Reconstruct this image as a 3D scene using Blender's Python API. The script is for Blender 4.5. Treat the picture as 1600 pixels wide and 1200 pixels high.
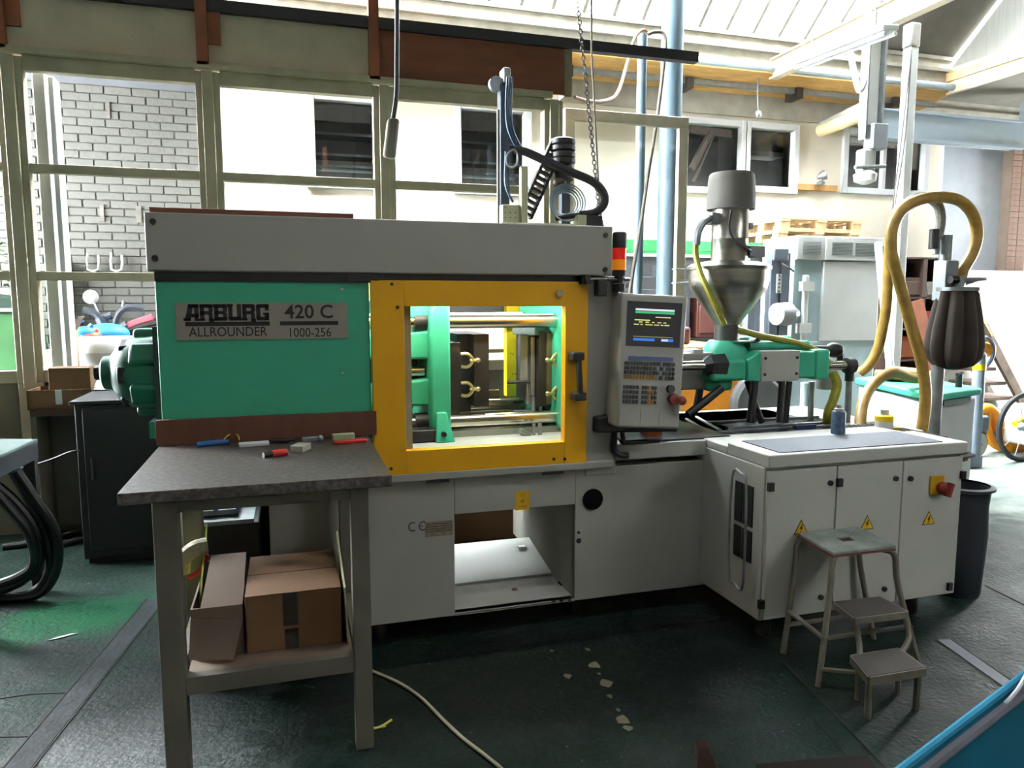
import bpy, bmesh, math, random
from mathutils import Vector, Matrix
random.seed(7)
for o in list(bpy.data.objects): bpy.data.objects.remove(o)
SC = bpy.context.scene
COL = SC.collection
# ------------------------------------------------------------------ camera
F = 1155.0; YAW = math.radians(16.8); PIT = math.radians(6.4); CAM = Vector((0, -3.1, 1.5))
cd = bpy.data.cameras.new('camera'); cd.sensor_width = 36; cd.lens = F / 1600 * 36; cd.clip_start = .05; cd.clip_end = 200
co = bpy.data.objects.new('camera', cd); COL.objects.link(co); SC.camera = co
co.location = CAM; co.rotation_euler = (math.pi / 2 - PIT, 0, -YAW)
# ------------------------------------------------------------------ sky and exposure
W = bpy.data.worlds.new('overcast_sky'); SC.world = W; W.use_nodes = True
bg = W.node_tree.nodes['Background']; bg.inputs[0].default_value = (.93, .97, 1.0, 1); bg.inputs[1].default_value = 95.0
SC.view_settings.view_transform = 'Standard'; SC.view_settings.look = 'None'; SC.view_settings.gamma = 1
SC.view_settings.use_curve_mapping = False; SC.view_settings.exposure = 0.1
SC.cycles.max_bounces = 7; SC.cycles.diffuse_bounces = 5; SC.cycles.glossy_bounces = 3; SC.cycles.transparent_max_bounces = 12
SC.cycles.caustics_reflective = False; SC.cycles.caustics_refractive = False; SC.cycles.use_denoising = True
SC.cycles.sample_clamp_indirect = 6; SC.cycles.use_adaptive_sampling = True; SC.cycles.adaptive_threshold = .04
# ------------------------------------------------------------------ helpers
_fw = Vector((math.sin(YAW) * math.cos(PIT), math.cos(YAW) * math.cos(PIT), -math.sin(PIT)))
_rt = Vector((math.cos(YAW), -math.sin(YAW), 0)); _up = _rt.cross(_fw)
def at(x, y, Y=None, Z=None, X=None):          # world point seen at a pixel, on a plane of known depth / height / side
    d = _fw + _rt * ((x - 800) / F) - _up * ((y - 600) / F)
    t = (Y - CAM.y) / d.y if Y is not None else (Z - CAM.z) / d.z if Z is not None else (X - CAM.x) / d.x
    return CAM + d * t
def lin(c): return tuple((v / 12.92 if v <= .04045 else ((v + .055) / 1.055) ** 2.4) for v in c)
def hexc(h): return lin(tuple(int(h[i:i + 2], 16) / 255 for i in (0, 2, 4)))
MATS = {}
def M(name, col, rough=.6, metal=0, var=.12, scale=5, bump=0, bscale=60, emis=0, detail=5, spec=.5, stretch=None, col2=None, thr=None):
    if name in MATS: return MATS[name]
    c = hexc(col) if isinstance(col, str) else col
    m = bpy.data.materials.new(name); m.use_nodes = True; nt = m.node_tree; N = nt.nodes; L = nt.links
    p = N['Principled BSDF']; p.inputs['Roughness'].default_value = rough; p.inputs['Metallic'].default_value = metal
    p.inputs['Specular IOR Level'].default_value = spec
    tc = N.new('ShaderNodeTexCoord'); mp = N.new('ShaderNodeMapping'); L.new(tc.outputs['Object'], mp.inputs[0])
    if stretch: mp.inputs['Scale'].default_value = stretch
    no = N.new('ShaderNodeTexNoise'); no.inputs['Scale'].default_value = scale; no.inputs['Detail'].default_value = detail
    L.new(mp.outputs[0], no.inputs['Vector'])
    r = N.new('ShaderNodeValToRGB'); r.color_ramp.elements[0].position = .3; r.color_ramp.elements[1].position = .7
    if thr: r.color_ramp.elements[0].position, r.color_ramp.elements[1].position = thr
    c2 = None if col2 is None else (hexc(col2) if isinstance(col2, str) else col2)
    a = c if c2 else tuple(v * (1 - var) for v in c); b = c2 if c2 else tuple(min(1, v * (1 + var)) for v in c)
    r.color_ramp.elements[0].color = (*a, 1); r.color_ramp.elements[1].color = (*b, 1)
    L.new(no.outputs[0], r.inputs[0]); L.new(r.outputs[0], p.inputs['Base Color'])
    if bump:
        n2 = N.new('ShaderNodeTexNoise'); n2.inputs['Scale'].default_value = bscale; n2.inputs['Detail'].default_value = 4
        L.new(mp.outputs[0], n2.inputs['Vector'])
        bp = N.new('ShaderNodeBump'); bp.inputs['Strength'].default_value = bump; bp.inputs['Distance'].default_value = .01
        L.new(n2.outputs[0], bp.inputs['Height']); L.new(bp.outputs[0], p.inputs['Normal'])
    if emis:
        L.new(r.outputs[0], p.inputs['Emission Color']); p.inputs['Emission Strength'].default_value = emis
    MATS[name] = m; return m
def glassM(name, tint=(1, 1, 1), gl=.06, rough=.03, haze=0.0, hazecol=(.8, .8, .8)):
    if name in MATS: return MATS[name]
    m = bpy.data.materials.new(name); m.use_nodes = True; nt = m.node_tree; N = nt.nodes; L = nt.links
    N.remove(N['Principled BSDF']); out = N['Material Output']
    t = N.new('ShaderNodeBsdfTransparent'); t.inputs[0].default_value = (*tint, 1)
    g = N.new('ShaderNodeBsdfGlossy'); g.inputs['Roughness'].default_value = rough
    mx = N.new('ShaderNodeMixShader'); mx.inputs[0].default_value = gl
    L.new(t.outputs[0], mx.inputs[1]); L.new(g.outputs[0], mx.inputs[2]); last = mx
    if haze:
        df = N.new('ShaderNodeBsdfTranslucent'); df.inputs[0].default_value = (*hazecol, 1)
        tc = N.new('ShaderNodeTexCoord'); no = N.new('ShaderNodeTexNoise'); no.inputs['Scale'].default_value = 3
        mt = N.new('ShaderNodeMath'); mt.operation = 'MULTIPLY'; mt.inputs[1].default_value = haze * 2
        L.new(tc.outputs['Object'], no.inputs['Vector']); L.new(no.outputs[0], mt.inputs[0])
        m2 = N.new('ShaderNodeMixShader'); L.new(mt.outputs[0], m2.inputs[0]); L.new(mx.outputs[0], m2.inputs[1]); L.new(df.outputs[0], m2.inputs[2]); last = m2
    L.new(last.outputs[0], out.inputs[0]); MATS[name] = m; return m
def crom(pts, k=5, closed=False):
    pts = [Vector(p) for p in pts]
    if len(pts) < 3: return pts
    out = []; n = len(pts); rng = range(n if closed else n - 1)
    for i in rng:
        g = (lambda j: pts[j % n]) if closed else (lambda j: pts[max(0, min(n - 1, j))])
        p0, p1, p2, p3 = g(i - 1), g(i), g(i + 1), g(i + 2)
        for s in range(k):
            t = s / k
            out.append(.5 * ((2 * p1) + (p2 - p0) * t + (2 * p0 - 5 * p1 + 4 * p2 - p3) * t * t + (3 * p1 - p0 - 3 * p2 + p3) * t ** 3))
    if not closed: out.append(pts[-1])
    return out
class B:
    def __init__(s): s.v = []; s.f = []
    def add(s, vs, fs):
        n = len(s.v); s.v += [tuple(v) for v in vs]; s.f += [tuple(i + n for i in f) for f in fs]; return s
    def hexa(s, p):   # 4 bottom (ccw) + 4 top
        return s.add(p, [(3, 2, 1, 0), (4, 5, 6, 7), (0, 1, 5, 4), (1, 2, 6, 5), (2, 3, 7, 6), (3, 0, 4, 7)])
    def box(s, x0, x1, y0, y1, z0, z1):
        x0, x1 = sorted((x0, x1)); y0, y1 = sorted((y0, y1)); z0, z1 = sorted((z0, z1))
        return s.hexa([(x0, y0, z0), (x1, y0, z0), (x1, y1, z0), (x0, y1, z0), (x0, y0, z1), (x1, y0, z1), (x1, y1, z1), (x0, y1, z1)])
    def obox(s, c, d, rx=0, ry=0, rz=0):
        R = Matrix.Translation(c) @ Matrix.Rotation(rz, 4, 'Z') @ Matrix.Rotation(ry, 4, 'Y') @ Matrix.Rotation(rx, 4, 'X')
        a, b, e = d[0] / 2, d[1] / 2, d[2] / 2
        return s.hexa([R @ Vector(q) for q in [(-a, -b, -e), (a, -b, -e), (a, b, -e), (-a, b, -e), (-a, -b, e), (a, -b, e), (a, b, e), (-a, b, e)]])
    def beam(s, p, q, w, h, up=(0, 0, 1)):   # rectangular bar from p to q
        p, q = Vector(p), Vector(q); d = (q - p).normalized(); u = Vector(up)
        if abs(d.dot(u)) > .98: u = Vector((0, 1, 0))
        r = d.cross(u).normalized(); u = r.cross(d).normalized(); r = r * w / 2; u = u * h / 2
        return s.hexa([p - r - u, p + r - u, q + r - u, q - r - u, p - r + u, p + r + u, q + r + u, q - r + u])
    def cyl(s, p, q, r, r2=None, n=16):
        p, q = Vector(p), Vector(q); r2 = r if r2 is None else r2; d = (q - p).normalized()
        u = d.orthogonal().normalized(); w = d.cross(u); k = len(s.v); vs = []
        for c, rr in ((p, r), (q, r2)):
            for i in range(n):
                a = 2 * math.pi * i / n; vs.append(c + (u * math.cos(a) + w * math.sin(a)) * rr)
        fs = [(i, (i + 1) % n, n + (i + 1) % n, n + i) for i in range(n)] + [tuple(range(n - 1, -1, -1)), tuple(range(n, 2 * n))]
        return s.add(vs, fs)
    def tube(s, pts, r, n=8, k=5, closed=False, flat=None):
        pts = crom(pts, k, closed); m = len(pts); vs = []; u = None; rr = r if callable(r) else (lambda t: r)
        for i, p in enumerate(pts):
            if closed: d = pts[(i + 1) % m] - pts[i - 1]
            else: d = pts[min(m - 1, i + 1)] - pts[max(0, i - 1)]
            d = d.normalized() if d.length > 1e-9 else Vector((0, 0, 1))
            if u is None: u = d.orthogonal().normalized()
            u = (u - d * u.dot(d)).normalized(); w = d.cross(u)
            for j in range(n):
                a = 2 * math.pi * j / n; vs.append(p + (u * math.cos(a) + w * math.sin(a)) * rr(i / max(1, m - 1)))
        fs = [(i * n + j, i * n + (j + 1) % n, ((i + 1) % m) * n + (j + 1) % n, ((i + 1) % m) * n + j) for i in range(m if closed else m - 1) for j in range(n)]
        if not closed: fs += [tuple(range(n - 1, -1, -1)), tuple(range((m - 1) * n, m * n))]
        return s.add(vs, fs)
    def lathe(s, c, prof, n=28, axis=(0, 0, 1), a0=0, a1=2 * math.pi, caps=True):
        c = Vector(c); ax = Vector(axis).normalized(); u = ax.orthogonal().normalized(); w = ax.cross(u); full = abs(a1 - a0 - 2 * math.pi) < 1e-6
        cnt = n if full else n + 1; vs = []
        for r, z in prof:
            for i in range(cnt):
                a = a0 + (a1 - a0) * i / n; vs.append(c + ax * z + (u * math.cos(a) + w * math.sin(a)) * r)
        fs = [(j * cnt + i, j * cnt + (i + 1) % cnt, (j + 1) * cnt + (i + 1) % cnt, (j + 1) * cnt + i) for j in range(len(prof) - 1) for i in range(n)]
        if full and caps:
            if prof[0][0] > 1e-6: fs.append(tuple(range(cnt - 1, -1, -1)))
            if prof[-1][0] > 1e-6: fs.append(tuple(range((len(prof) - 1) * cnt, len(prof) * cnt)))
        return s.add(vs, fs)
    def prism(s, poly, vec):
        poly = [Vector(p) for p in poly]; n = len(poly); v = Vector(vec)
        return s.add(poly + [p + v for p in poly], [tuple(range(n - 1, -1, -1)), tuple(range(n, 2 * n))] + [(i, (i + 1) % n, n + (i + 1) % n, n + i) for i in range(n)])
    def xz(s, poly, y0, y1): return s.prism([(x, y0, z) for x, z in poly], (0, y1 - y0, 0))
    def yz(s, poly, x0, x1): return s.prism([(x0, y, z) for y, z in poly], (x1 - x0, 0, 0))
    def sph(s, c, r, n=16, m=10, sc=(1, 1, 1)):
        c = Vector(c); vs = []; 
        for j in range(m + 1):
            t = math.pi * j / m
            for i in range(n):
                a = 2 * math.pi * i / n; vs.append(c + Vector((r * sc[0] * math.sin(t) * math.cos(a), r * sc[1] * math.sin(t) * math.sin(a), r * sc[2] * math.cos(t))))
        return s.add(vs, [(j * n + i, (j + 1) * n + i, (j + 1) * n + (i + 1) % n, j * n + (i + 1) % n) for j in range(m) for i in range(n)])
    def frame(s, x0, x1, z0, z1, w, y0, y1):   # picture-frame ring in the XZ plane
        return s.box(x0, x0 + w, y0, y1, z0, z1).box(x1 - w, x1, y0, y1, z0, z1).box(x0 + w, x1 - w, y0, y1, z0, z0 + w).box(x0 + w, x1 - w, y0, y1, z1 - w, z1)
    def build(s, name, mat, parent=None, bev=0, sharp=35):
        me = bpy.data.meshes.new(name); me.from_pydata(s.v, [], s.f); me.validate()
        bm = bmesh.new(); bm.from_mesh(me); bmesh.ops.recalc_face_normals(bm, faces=bm.faces); bm.to_mesh(me); bm.free()
        for p in me.polygons: p.use_smooth = True
        me.set_sharp_from_angle(angle=math.radians(sharp))
        me.materials.append(mat)
        o = bpy.data.objects.new(name, me); COL.objects.link(o)
        if bev:
            b = o.modifiers.new('bevel', 'BEVEL'); b.width = bev; b.segments = 2; b.limit_method = 'ANGLE'; b.angle_limit = math.radians(40)
        if parent: par(o, parent)
        return o
def wloc(o):
    v = Vector(o.location); p = o.parent
    return v if p is None else None
def par(o, p):
    o.parent = p
    q = p; acc = Vector((0, 0, 0))
    o.matrix_parent_inverse = p.get('_w') and Matrix.Translation(-Vector(p['_w'])) or Matrix.Identity(4)
def T(name, label, cat, loc=(0, 0, 0), group=None, kind=None):
    e = bpy.data.objects.new(name, None); COL.objects.link(e); e.location = loc; e.empty_display_size = .05
    e['_w'] = tuple(loc); tag(e, label, cat, group, kind); return e
def tag(o, label=None, cat=None, group=None, kind=None):
    if label: o['label'] = label
    if cat: o['category'] = cat
    if group: o['group'] = group
    if kind: o['kind'] = kind
    return o
def S(o): o['kind'] = 'structure'; return o
def copy_tree(o, off, parent=None):     # copy of a thing and its parts, moved by off
    c = o.copy(); COL.objects.link(c)
    if parent: c.parent = parent
    else: c.location = Vector(o.location) + Vector(off)
    for ch in [x for x in bpy.data.objects if x.parent is o]: copy_tree(ch, off, c)
    return c
def text(name, s, loc, size, mat, parent, off=0, sx=1, rot=(math.pi / 2, 0, 0), ext=.0006):
    cu = bpy.data.curves.new(name, 'FONT'); cu.body = s; cu.size = size; cu.offset = off; cu.extrude = ext; cu.align_x = 'CENTER'; cu.align_y = 'CENTER'; cu.resolution_u = 3
    t = bpy.data.objects.new(name + '_curve', cu); COL.objects.link(t)
    bpy.context.view_layer.update()
    me = bpy.data.meshes.new_from_object(t.evaluated_get(bpy.context.evaluated_depsgraph_get()))
    bpy.data.objects.remove(t)
    me.materials.clear(); me.materials.append(mat)
    o = bpy.data.objects.new(name, me); COL.objects.link(o); o.location = loc; o.rotation_euler = rot; o.scale = (sx, 1, 1)
    if parent: par(o, parent)
    return o
# ------------------------------------------------------------------ materials
GREY = M('machine_grey', '9a988f', .45, var=.04, scale=3, bump=.05, bscale=250)
GREY2 = M('machine_light_grey', 'b0afa6', .45, var=.04, scale=3)
TEAL = M('teal_paint', '2f9a78', .4, var=.06, scale=4)
TEALB = M('teal_casting', '35a684', .45, var=.1, scale=8, bump=.1, bscale=80)
YEL = M('yellow_paint', 'e6a808', .4, var=.05, scale=4)
YELB = M('bright_yellow_paint', 'f0cf00', .45, var=.05)
BLACK = M('black_plastic', '141416', .5, var=.2)
RUB = M('black_rubber', '1b1b1d', .65, var=.25, scale=12)
STEEL = M('bright_steel', 'c9c6ba', .22, metal=1, var=.1, scale=10)
DSTEEL = M('dark_steel', '3b3632', .45, metal=.7, var=.25, scale=9)
STAIN = M('stainless', 'a8a59c', .3, metal=1, var=.15, scale=4, stretch=(1, 1, 8))
ALU = M('aluminium', 'c0c4c6', .35, metal=.9, var=.08)
GALV = M('galvanised_steel', '9aa0a2', .45, metal=.8, var=.15, scale=15)
WHITE = M('white_paint', 'd8dad6', .5, var=.05, scale=3)
CREAM = M('cream_board', 'e6d9c6', .8, var=.15, scale=3, bump=.2)
FRAME = M('olive_window_paint', 'c6bda6', .55, var=.15, scale=6, bump=.15, bscale=30)
BROWN = M('brown_stained_board', '6b3d2a', .7, var=.2, scale=4, stretch=(1, 1, 4), bump=.1)
BROWNP = M('brown_post', '7d4a33', .7, var=.25, scale=7)
CARD = M('cardboard', '6b4e34', .85, var=.12, scale=5, bump=.1, bscale=40)
CARDL = M('pale_cardboard', '615247', .85, var=.12, scale=5)
WOOD = M('raw_wood', 'b98d55', .75, var=.3, scale=4, stretch=(8, 1, 1), bump=.15)
WOODL = M('pale_pallet_wood', 'cdb083', .75, var=.25, scale=6, stretch=(6, 1, 1))
BLUEC = M('blue_grey_column', '586c79', .5, var=.08, scale=3)
ORANGE = M('orange_paint', 'e08a1c', .45, var=.08)
RED = M('red_plastic', 'c2271c', .4, var=.1)
BLUE = M('blue_plastic', '2b62a8', .45, var=.15)
GREENP = M('rack_green', '2f8f4f', .6, var=.3, scale=8)
PAPER = M('white_paper', 'dfe2e2', .8, var=.05)
HOSE = M('tan_hose', 'a5823c', .45, var=.2, scale=20)
CLEAR = glassM('window_glass', (.97, .98, .97), .05, .02)
POLY = glassM('polycarbonate', (.97, .97, .95), .02, .05)
SKYG = glassM('skylight_glass', (.93, .95, .96), .04, .1, .12)
DGLASS = M('dark_window_glass', '2a2f38', .08, var=.25, scale=2)
INK = M('black_ink', '0d0d0f', .6, var=0)
# ================================================================== SETTING
# floor -----------------------------------------------------------------
def floor_mat():
    m = bpy.data.materials.new('worn_green_floor'); m.use_nodes = True; nt = m.node_tree; N = nt.nodes; L = nt.links; p = N['Principled BSDF']
    tc = N.new('ShaderNodeTexCoord')
    def noise(sc, det=6, rough=.6, dist=0):
        n = N.new('ShaderNodeTexNoise'); n.inputs['Scale'].default_value = sc; n.inputs['Detail'].default_value = det; n.inputs['Roughness'].default_value = rough
        n.inputs['Distortion'].default_value = dist; L.new(tc.outputs['Object'], n.inputs['Vector']); return n.outputs[0]
    def ramp(src, a, b, ca=(0, 0, 0), cb=(1, 1, 1)):
        r = N.new('ShaderNodeValToRGB'); r.color_ramp.elements[0].position = a; r.color_ramp.elements[1].position = b
        r.color_ramp.elements[0].color = (*ca, 1); r.color_ramp.elements[1].color = (*cb, 1); L.new(src, r.inputs[0]); return r.outputs[0]
    def mix(f, a, b):
        x = N.new('ShaderNodeMix'); x.data_type = 'RGBA'; L.new(f, x.inputs[0])
        for s, i in ((a, 6), (b, 7)):
            if isinstance(s, tuple): x.inputs[i].default_value = (*s, 1)
            else: L.new(s, x.inputs[i])
        return x.outputs[2]
    def blob(cx, cy, sx, sy, soft=.5):      # worn or toned area of its own outline
        mp = N.new('ShaderNodeMapping'); mp.vector_type = 'TEXTURE'; mp.inputs['Location'].default_value = (cx, cy, 0); mp.inputs['Scale'].default_value = (sx, sy, 1)
        L.new(tc.outputs['Object'], mp.inputs[0]); g = N.new('ShaderNodeVectorMath'); g.operation = 'LENGTH'; L.new(mp.outputs[0], g.inputs[0])
        n = N.new('ShaderNodeMath'); n.operation = 'MULTIPLY_ADD'; L.new(noise(3.1), n.inputs[0]); n.inputs[1].default_value = 1.2; 
        s = N.new('ShaderNodeMath'); s.operation = 'SUBTRACT'; L.new(g.outputs['Value'], s.inputs[0]); s.inputs[1].default_value = .6; L.new(s.outputs[0], n.inputs[2])
        return ramp(n.outputs[0], 1 - soft, 1.05, (1, 1, 1), (0, 0, 0))
    base = ramp(noise(.9), .3, .7, hexc('0f1e18'), hexc('182822'))
    grey = ramp(noise(6), .3, .7, hexc('171c1c'), hexc('272d2c'))
    c = mix(ramp(noise(1.7, 8, .65, .4), .5, .62), base, grey)
    c = mix(blob(-1.0, .72, .5, .3), c, ramp(noise(5), .3, .7, hexc('0a3320'), hexc('10472c')))
    c = mix(blob(-.6, -.3, .45, .5), c, grey)
    c = mix(blob(1.1, -.45, 1.2, .55), c, hexc('0e1614'))  # darker area in front of the machine
    c = mix(blob(6.2, 2.6, 3.0, 2.6, .7), c, ramp(noise(2), .3, .7, hexc('6d7870'), hexc('8b928a')))  # pale yard concrete, part of the yard's brightness put into its colour
    flk = N.new('ShaderNodeMath'); flk.operation = 'MULTIPLY'; L.new(blob(-.5, -.75, .5, .42, .6), flk.inputs[0]); L.new(ramp(noise(26, 4, .7, 1.5), .5, .56), flk.inputs[1])
    c = mix(flk.outputs[0], c, hexc('4a5150'))
    chips = ramp(noise(38, 3, .5), .7, .74); c = mix(chips, c, hexc('5c6360'))
    grime = ramp(noise(14, 5, .7), .63, .72); c = mix(grime, c, hexc('1b1e1c'))
    L.new(c, p.inputs['Base Color']); L.new(ramp(blob(-.55, -.75, .55, .6, .6), 0, 1, (.1, .1, .1), (.5, .5, .5)), p.inputs['Specular IOR Level'])
    L.new(ramp(noise(4, 6), .3, .75, (.38, .38, .38), (.7, .7, .7)), p.inputs['Roughness'])
    b = N.new('ShaderNodeBump'); b.inputs['Strength'].default_value = .5; b.inputs['Distance'].default_value = .012; L.new(noise(40, 6), b.inputs['Height']); L.new(b.outputs[0], p.inputs['Normal'])
    return m
FL = S(B().box(-7, 13, -7, 9, -.12, 0).build('floor', floor_mat()))
HALLW = M('pale_bounce_wall', 'b5b1a6', .85, var=.15)  # pale so that the unseen hall walls bounce light onto the machine front
# floor joints and inlaid strips (children of the floor)
CON = M('bare_concrete_strip', '23282a', .7, var=.35, scale=14, spec=.15, bump=.4, bscale=40)
DRK = M('open_joint', '151715', .9, var=.2)
def strip(name, p, q, w, mat, h=.0025):
    p, q = Vector(p), Vector(q); d = (q - p).normalized(); r = Vector((-d.y, d.x, 0)) * w / 2
    return B().prism([p - r, q - r, q + r, p + r], (0, 0, h)).build(name, mat, FL)
a, b = at(20, 1210, Z=0), at(245, 935, Z=0); a.z = b.z = 0
strip('concrete_strip', a, b, .085, CON)
d = (b - a).normalized(); n = Vector((-d.y, d.x, 0))
for s in (-.048, .048): strip('joint_line', a + n * s, b + n * s, .006, DRK, .0032)
a, b = at(1475, 1000, Z=0), at(1640, 1115, Z=0); a.z = b.z = 0
strip('concrete_strip', a, b, .06, M('pale_strip', '6b7078', .55, var=.1)); d = (b - a).normalized(); n = Vector((-d.y, d.x, 0)); strip('joint_line', a + n * .034, b + n * .034, .005, DRK, .0032)
a, b = at(1225, 1035, Z=0), at(1400, 1215, Z=0); a.z = b.z = 0
strip('joint_line', a, b, .008, DRK); d = (b - a).normalized(); n = Vector((-d.y, d.x, 0)); strip('joint_line', a - n * .09 + d * .35, b - n * .09, .005, DRK)
a, b = at(1540, 915, Z=0), at(1620, 955, Z=0); a.z = b.z = 0; strip('joint_line', a, b, .008, DRK)
for (x, y, s) in ((918, 1015, .016), (930, 1040, .03), (936, 1053, .01), (948, 1068, .03), (953, 1088, .014), (966, 1110, .012), (974, 1125, .03), (980, 1138, .02), (888, 1057, .02), (862, 1017, .012)):
    c = at(x, y, Z=0); c.z = 0
    pl = [c + Vector((math.cos(t) * s * random.uniform(.5, 1.1), math.sin(t) * s * random.uniform(.6, 1.3), 0)) for t in [k * .9 for k in range(7)]]
    B().prism(pl, (0, 0, .002)).build('paint_chip', M('pale_filler', '55523f', .8), FL)
for pts in ([(105, 1083), (120, 1078), (130, 1070), (140, 1058), (160, 1032), (185, 1005)], [(0, 1092), (50, 1085), (105, 1083)], [(0, 1152), (55, 1150), (80, 1138), (105, 1105), (120, 1083)]):
    B().tube([at(x, y, Z=0) + Vector((0, 0, .0)) for x, y in pts], .0035, n=5).build('floor_crack', DRK, FL)
# roof over the hall: glazed north light rising towards the camera, opaque slope behind -------------
VB = (5.4, 4.82)          # valley (Y, z)
SL = math.tan(math.radians(40)); RY = 2.4; RZ = VB[1] + (VB[0] - RY) * SL
GX0, GX1, GX2 = -5.0, 7.65, 8.95
sky = tag(bpy.data.objects.new('window_4', None), kind='structure'); COL.objects.link(sky); sky['_w'] = (0, 0, 0)
nb = 33; st = (GX1 - GX0) / nb
BARM = M('glazing_bar_paint', '8a877c', .6, var=.15)
def slope_quad(bb, x0, x1, y0, y1, t):    # slab on the roof slope
    z0, z1 = VB[1] + (VB[0] - y0) * SL, VB[1] + (VB[0] - y1) * SL
    bb.prism([(x0, y0, z0), (x1, y0, z0), (x1, y1, z1), (x0, y1, z1)], (0, t * .64, t * .77)); return bb
bar = slope_quad(B(), -.024, .024, VB[0], RY, .09).build('glazing_bar', BARM, sky)
pane = slope_quad(B(), .016, st - .016, VB[0], RY, .006).build('pane', SKYG, sky)
for i in range(nb + 1):
    if i == 0: bar.location.x = GX0; pane.location.x = GX0; pane.location.z = .02; continue
    c = bar.copy(); COL.objects.link(c); c.location.x = GX0 + i * st
    if i < nb: c = pane.copy(); COL.objects.link(c); c.location.x = GX0 + i * st
ROOFM = M('fibre_cement_roof', '5a574f', .85, var=.15, scale=3)
rf = B(); slope_quad(rf, GX1 + .03, GX2, VB[0], RY, .06)
S(rf.build('ceiling_slope', M('dark_roof_boards', '4a4842', .85)))
HX0, HX1, HY0, HY1 = 4.4, 7.0, -4.0, -3.6     # gap added in the unseen ceiling to light the machine from the right
KX0, KX1, KY0, KY1 = -.6, 2.6, -1.9, -1.4     # second unseen ceiling gap, added to light the machine front, glass dimmed
ce = B().box(GX0, KX0, -7.2, RY - .1, 4.25, 4.4).box(KX0, KX1, -7.2, KY0, 4.25, 4.4).box(KX0, KX1, KY1, RY - .1, 4.25, 4.4).box(KX1, HX0, -7.2, RY - .1, 4.25, 4.4)
ce.box(HX1, 13, -7.2, RY - .1, 4.25, 4.4).box(HX0, HX1, -7.2, HY0, 4.25, 4.4).box(HX0, HX1, HY1, RY - .1, 4.25, 4.4).box(GX0, 13, RY - .2, RY - .1, 4.4, RZ + .1)
S(ce.build('ceiling', ROOFM))
gs = tag(bpy.data.objects.new('window_14', None), kind='structure'); COL.objects.link(gs); gs['_w'] = (0, 0, 0)
for k in range(4): B().box(KX0 + k * .8 + .02, KX0 + k * .8 + .78, KY0, KY1, 4.36, 4.37).build('pane', glassM('dimmed_slot_glass', (.36, .36, .36), .03, .2), gs)  # dark tint sets how much light the added gap lets in
for k in range(5): B().box(KX0 + k * .8 - .02, KX0 + k * .8 + .02, KY0, KY1, 4.33, 4.39).build('glazing_bar', BARM, gs)
tr = S(B().box(GX0, GX2, VB[0] - .02, VB[0] + .32, VB[1] - .33, VB[1]).build('trim_1', M('crumbling_concrete', '9a9588', .9, col2='b9b4a5', scale=5, bump=.8, bscale=12)))
tr.name = 'trim_1'
B().box(GX0, GX2, VB[0] - .09, VB[0] - .02, VB[1] - .18, VB[1] - .14).build('ledge_upper', BARM, tr)
B().box(GX0, GX2, VB[0] - .06, VB[0] - .02, VB[1] - .02, VB[1] + .03).build('glazing_sill', BARM, tr)
g = B().tube([(1.8, VB[0] - .12, VB[1] - .39), (GX2, VB[0] - .12, VB[1] - .39)], .045, n=10).build('gutter', M('pale_blue_gutter', 'aab9bf', .5), tr)
# boarded eaves between valley and far building
SOF = M('orange_soffit_board', 'b08a4e', .75, var=.25, scale=3, stretch=(1, 6, 1), bump=.1)
so = S(B().hexa([(2.2, VB[0] - .05, VB[1] - .43), (9.0, VB[0] - .05, VB[1] - .43), (9.0, VB[0] + .28, VB[1] - .485), (2.2, VB[0] + .28, VB[1] - .485), (2.2, VB[0] - .05, VB[1] - .38), (9.0, VB[0] - .05, VB[1] - .38), (9.0, VB[0] + .28, VB[1] - .435), (2.2, VB[0] + .28, VB[1] - .435)]).build('trim_2', SOF))
B().hexa([(2.2, VB[0] + .29, VB[1] - .487), (9.0, VB[0] + .29, VB[1] - .487), (9.0, 6.0, VB[1] - .54), (2.2, 6.0, VB[1] - .54), (2.2, VB[0] + .29, VB[1] - .437), (9.0, VB[0] + .29, VB[1] - .437), (9.0, 6.0, VB[1] - .49), (2.2, 6.0, VB[1] - .49)]).build('soffit_board', SOF, so)
B().box(2.2, 9.0, VB[0] + .25, VB[0] + .31, VB[1] - .55, VB[1] - .485).build('soffit_batten', GALV, so)
for x in (3.3, 4.95, 6.6, 8.2): B().box(x, x + .1, VB[0] + .2, VB[0] + .45, VB[1] - .62, VB[1] - .485).build('soffit_bracket', DSTEEL, so)
# far white building across the yard ------------------------------------
PLAST = M('pale_render', 'eae2cf', .85, var=.06, scale=2, bump=.1, bscale=30)
WFR = M('white_window_frame', 'd9dcdc', .5, var=.03)
CONC = M('grey_concrete_lintel', '98958a', .85, var=.18, scale=4, bump=.3, bscale=20)
def holed_wall(name, x0, x1, z0, z1, y0, y1, holes, mat):     # wall in XZ with rectangular holes (x0,x1,z0,z1), sorted by x, same rows allowed
    b = B(); xs = x0
    for h in sorted(holes):
        if h[0] > xs: b.box(xs, h[0], y0, y1, z0, z1)
        b.box(h[0], h[1], y0, y1, z0, h[2]); b.box(h[0], h[1], y0, y1, h[3], z1); xs = h[1]
    b.box(xs, x1, y0, y1, z0, z1); return S(b.build(name, mat))
YF = 6.0
fw_holes = [(5.1, 6.05, 3.0, 3.9), (6.12, 6.9, 3.05, 3.9), (7.75, 9.2, 3.1, 3.92)]
WF = holed_wall('wall_far', 3.2, 13, 0, 4.0, YF, YF + .25, fw_holes, PLAST)
S(B().box(3.2, 13, YF - .04, YF + .25, 4.0, 4.36).box(8.9, 13, YF, YF + .25, 4.36, 4.7).build('trim_3', CONC))
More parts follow.
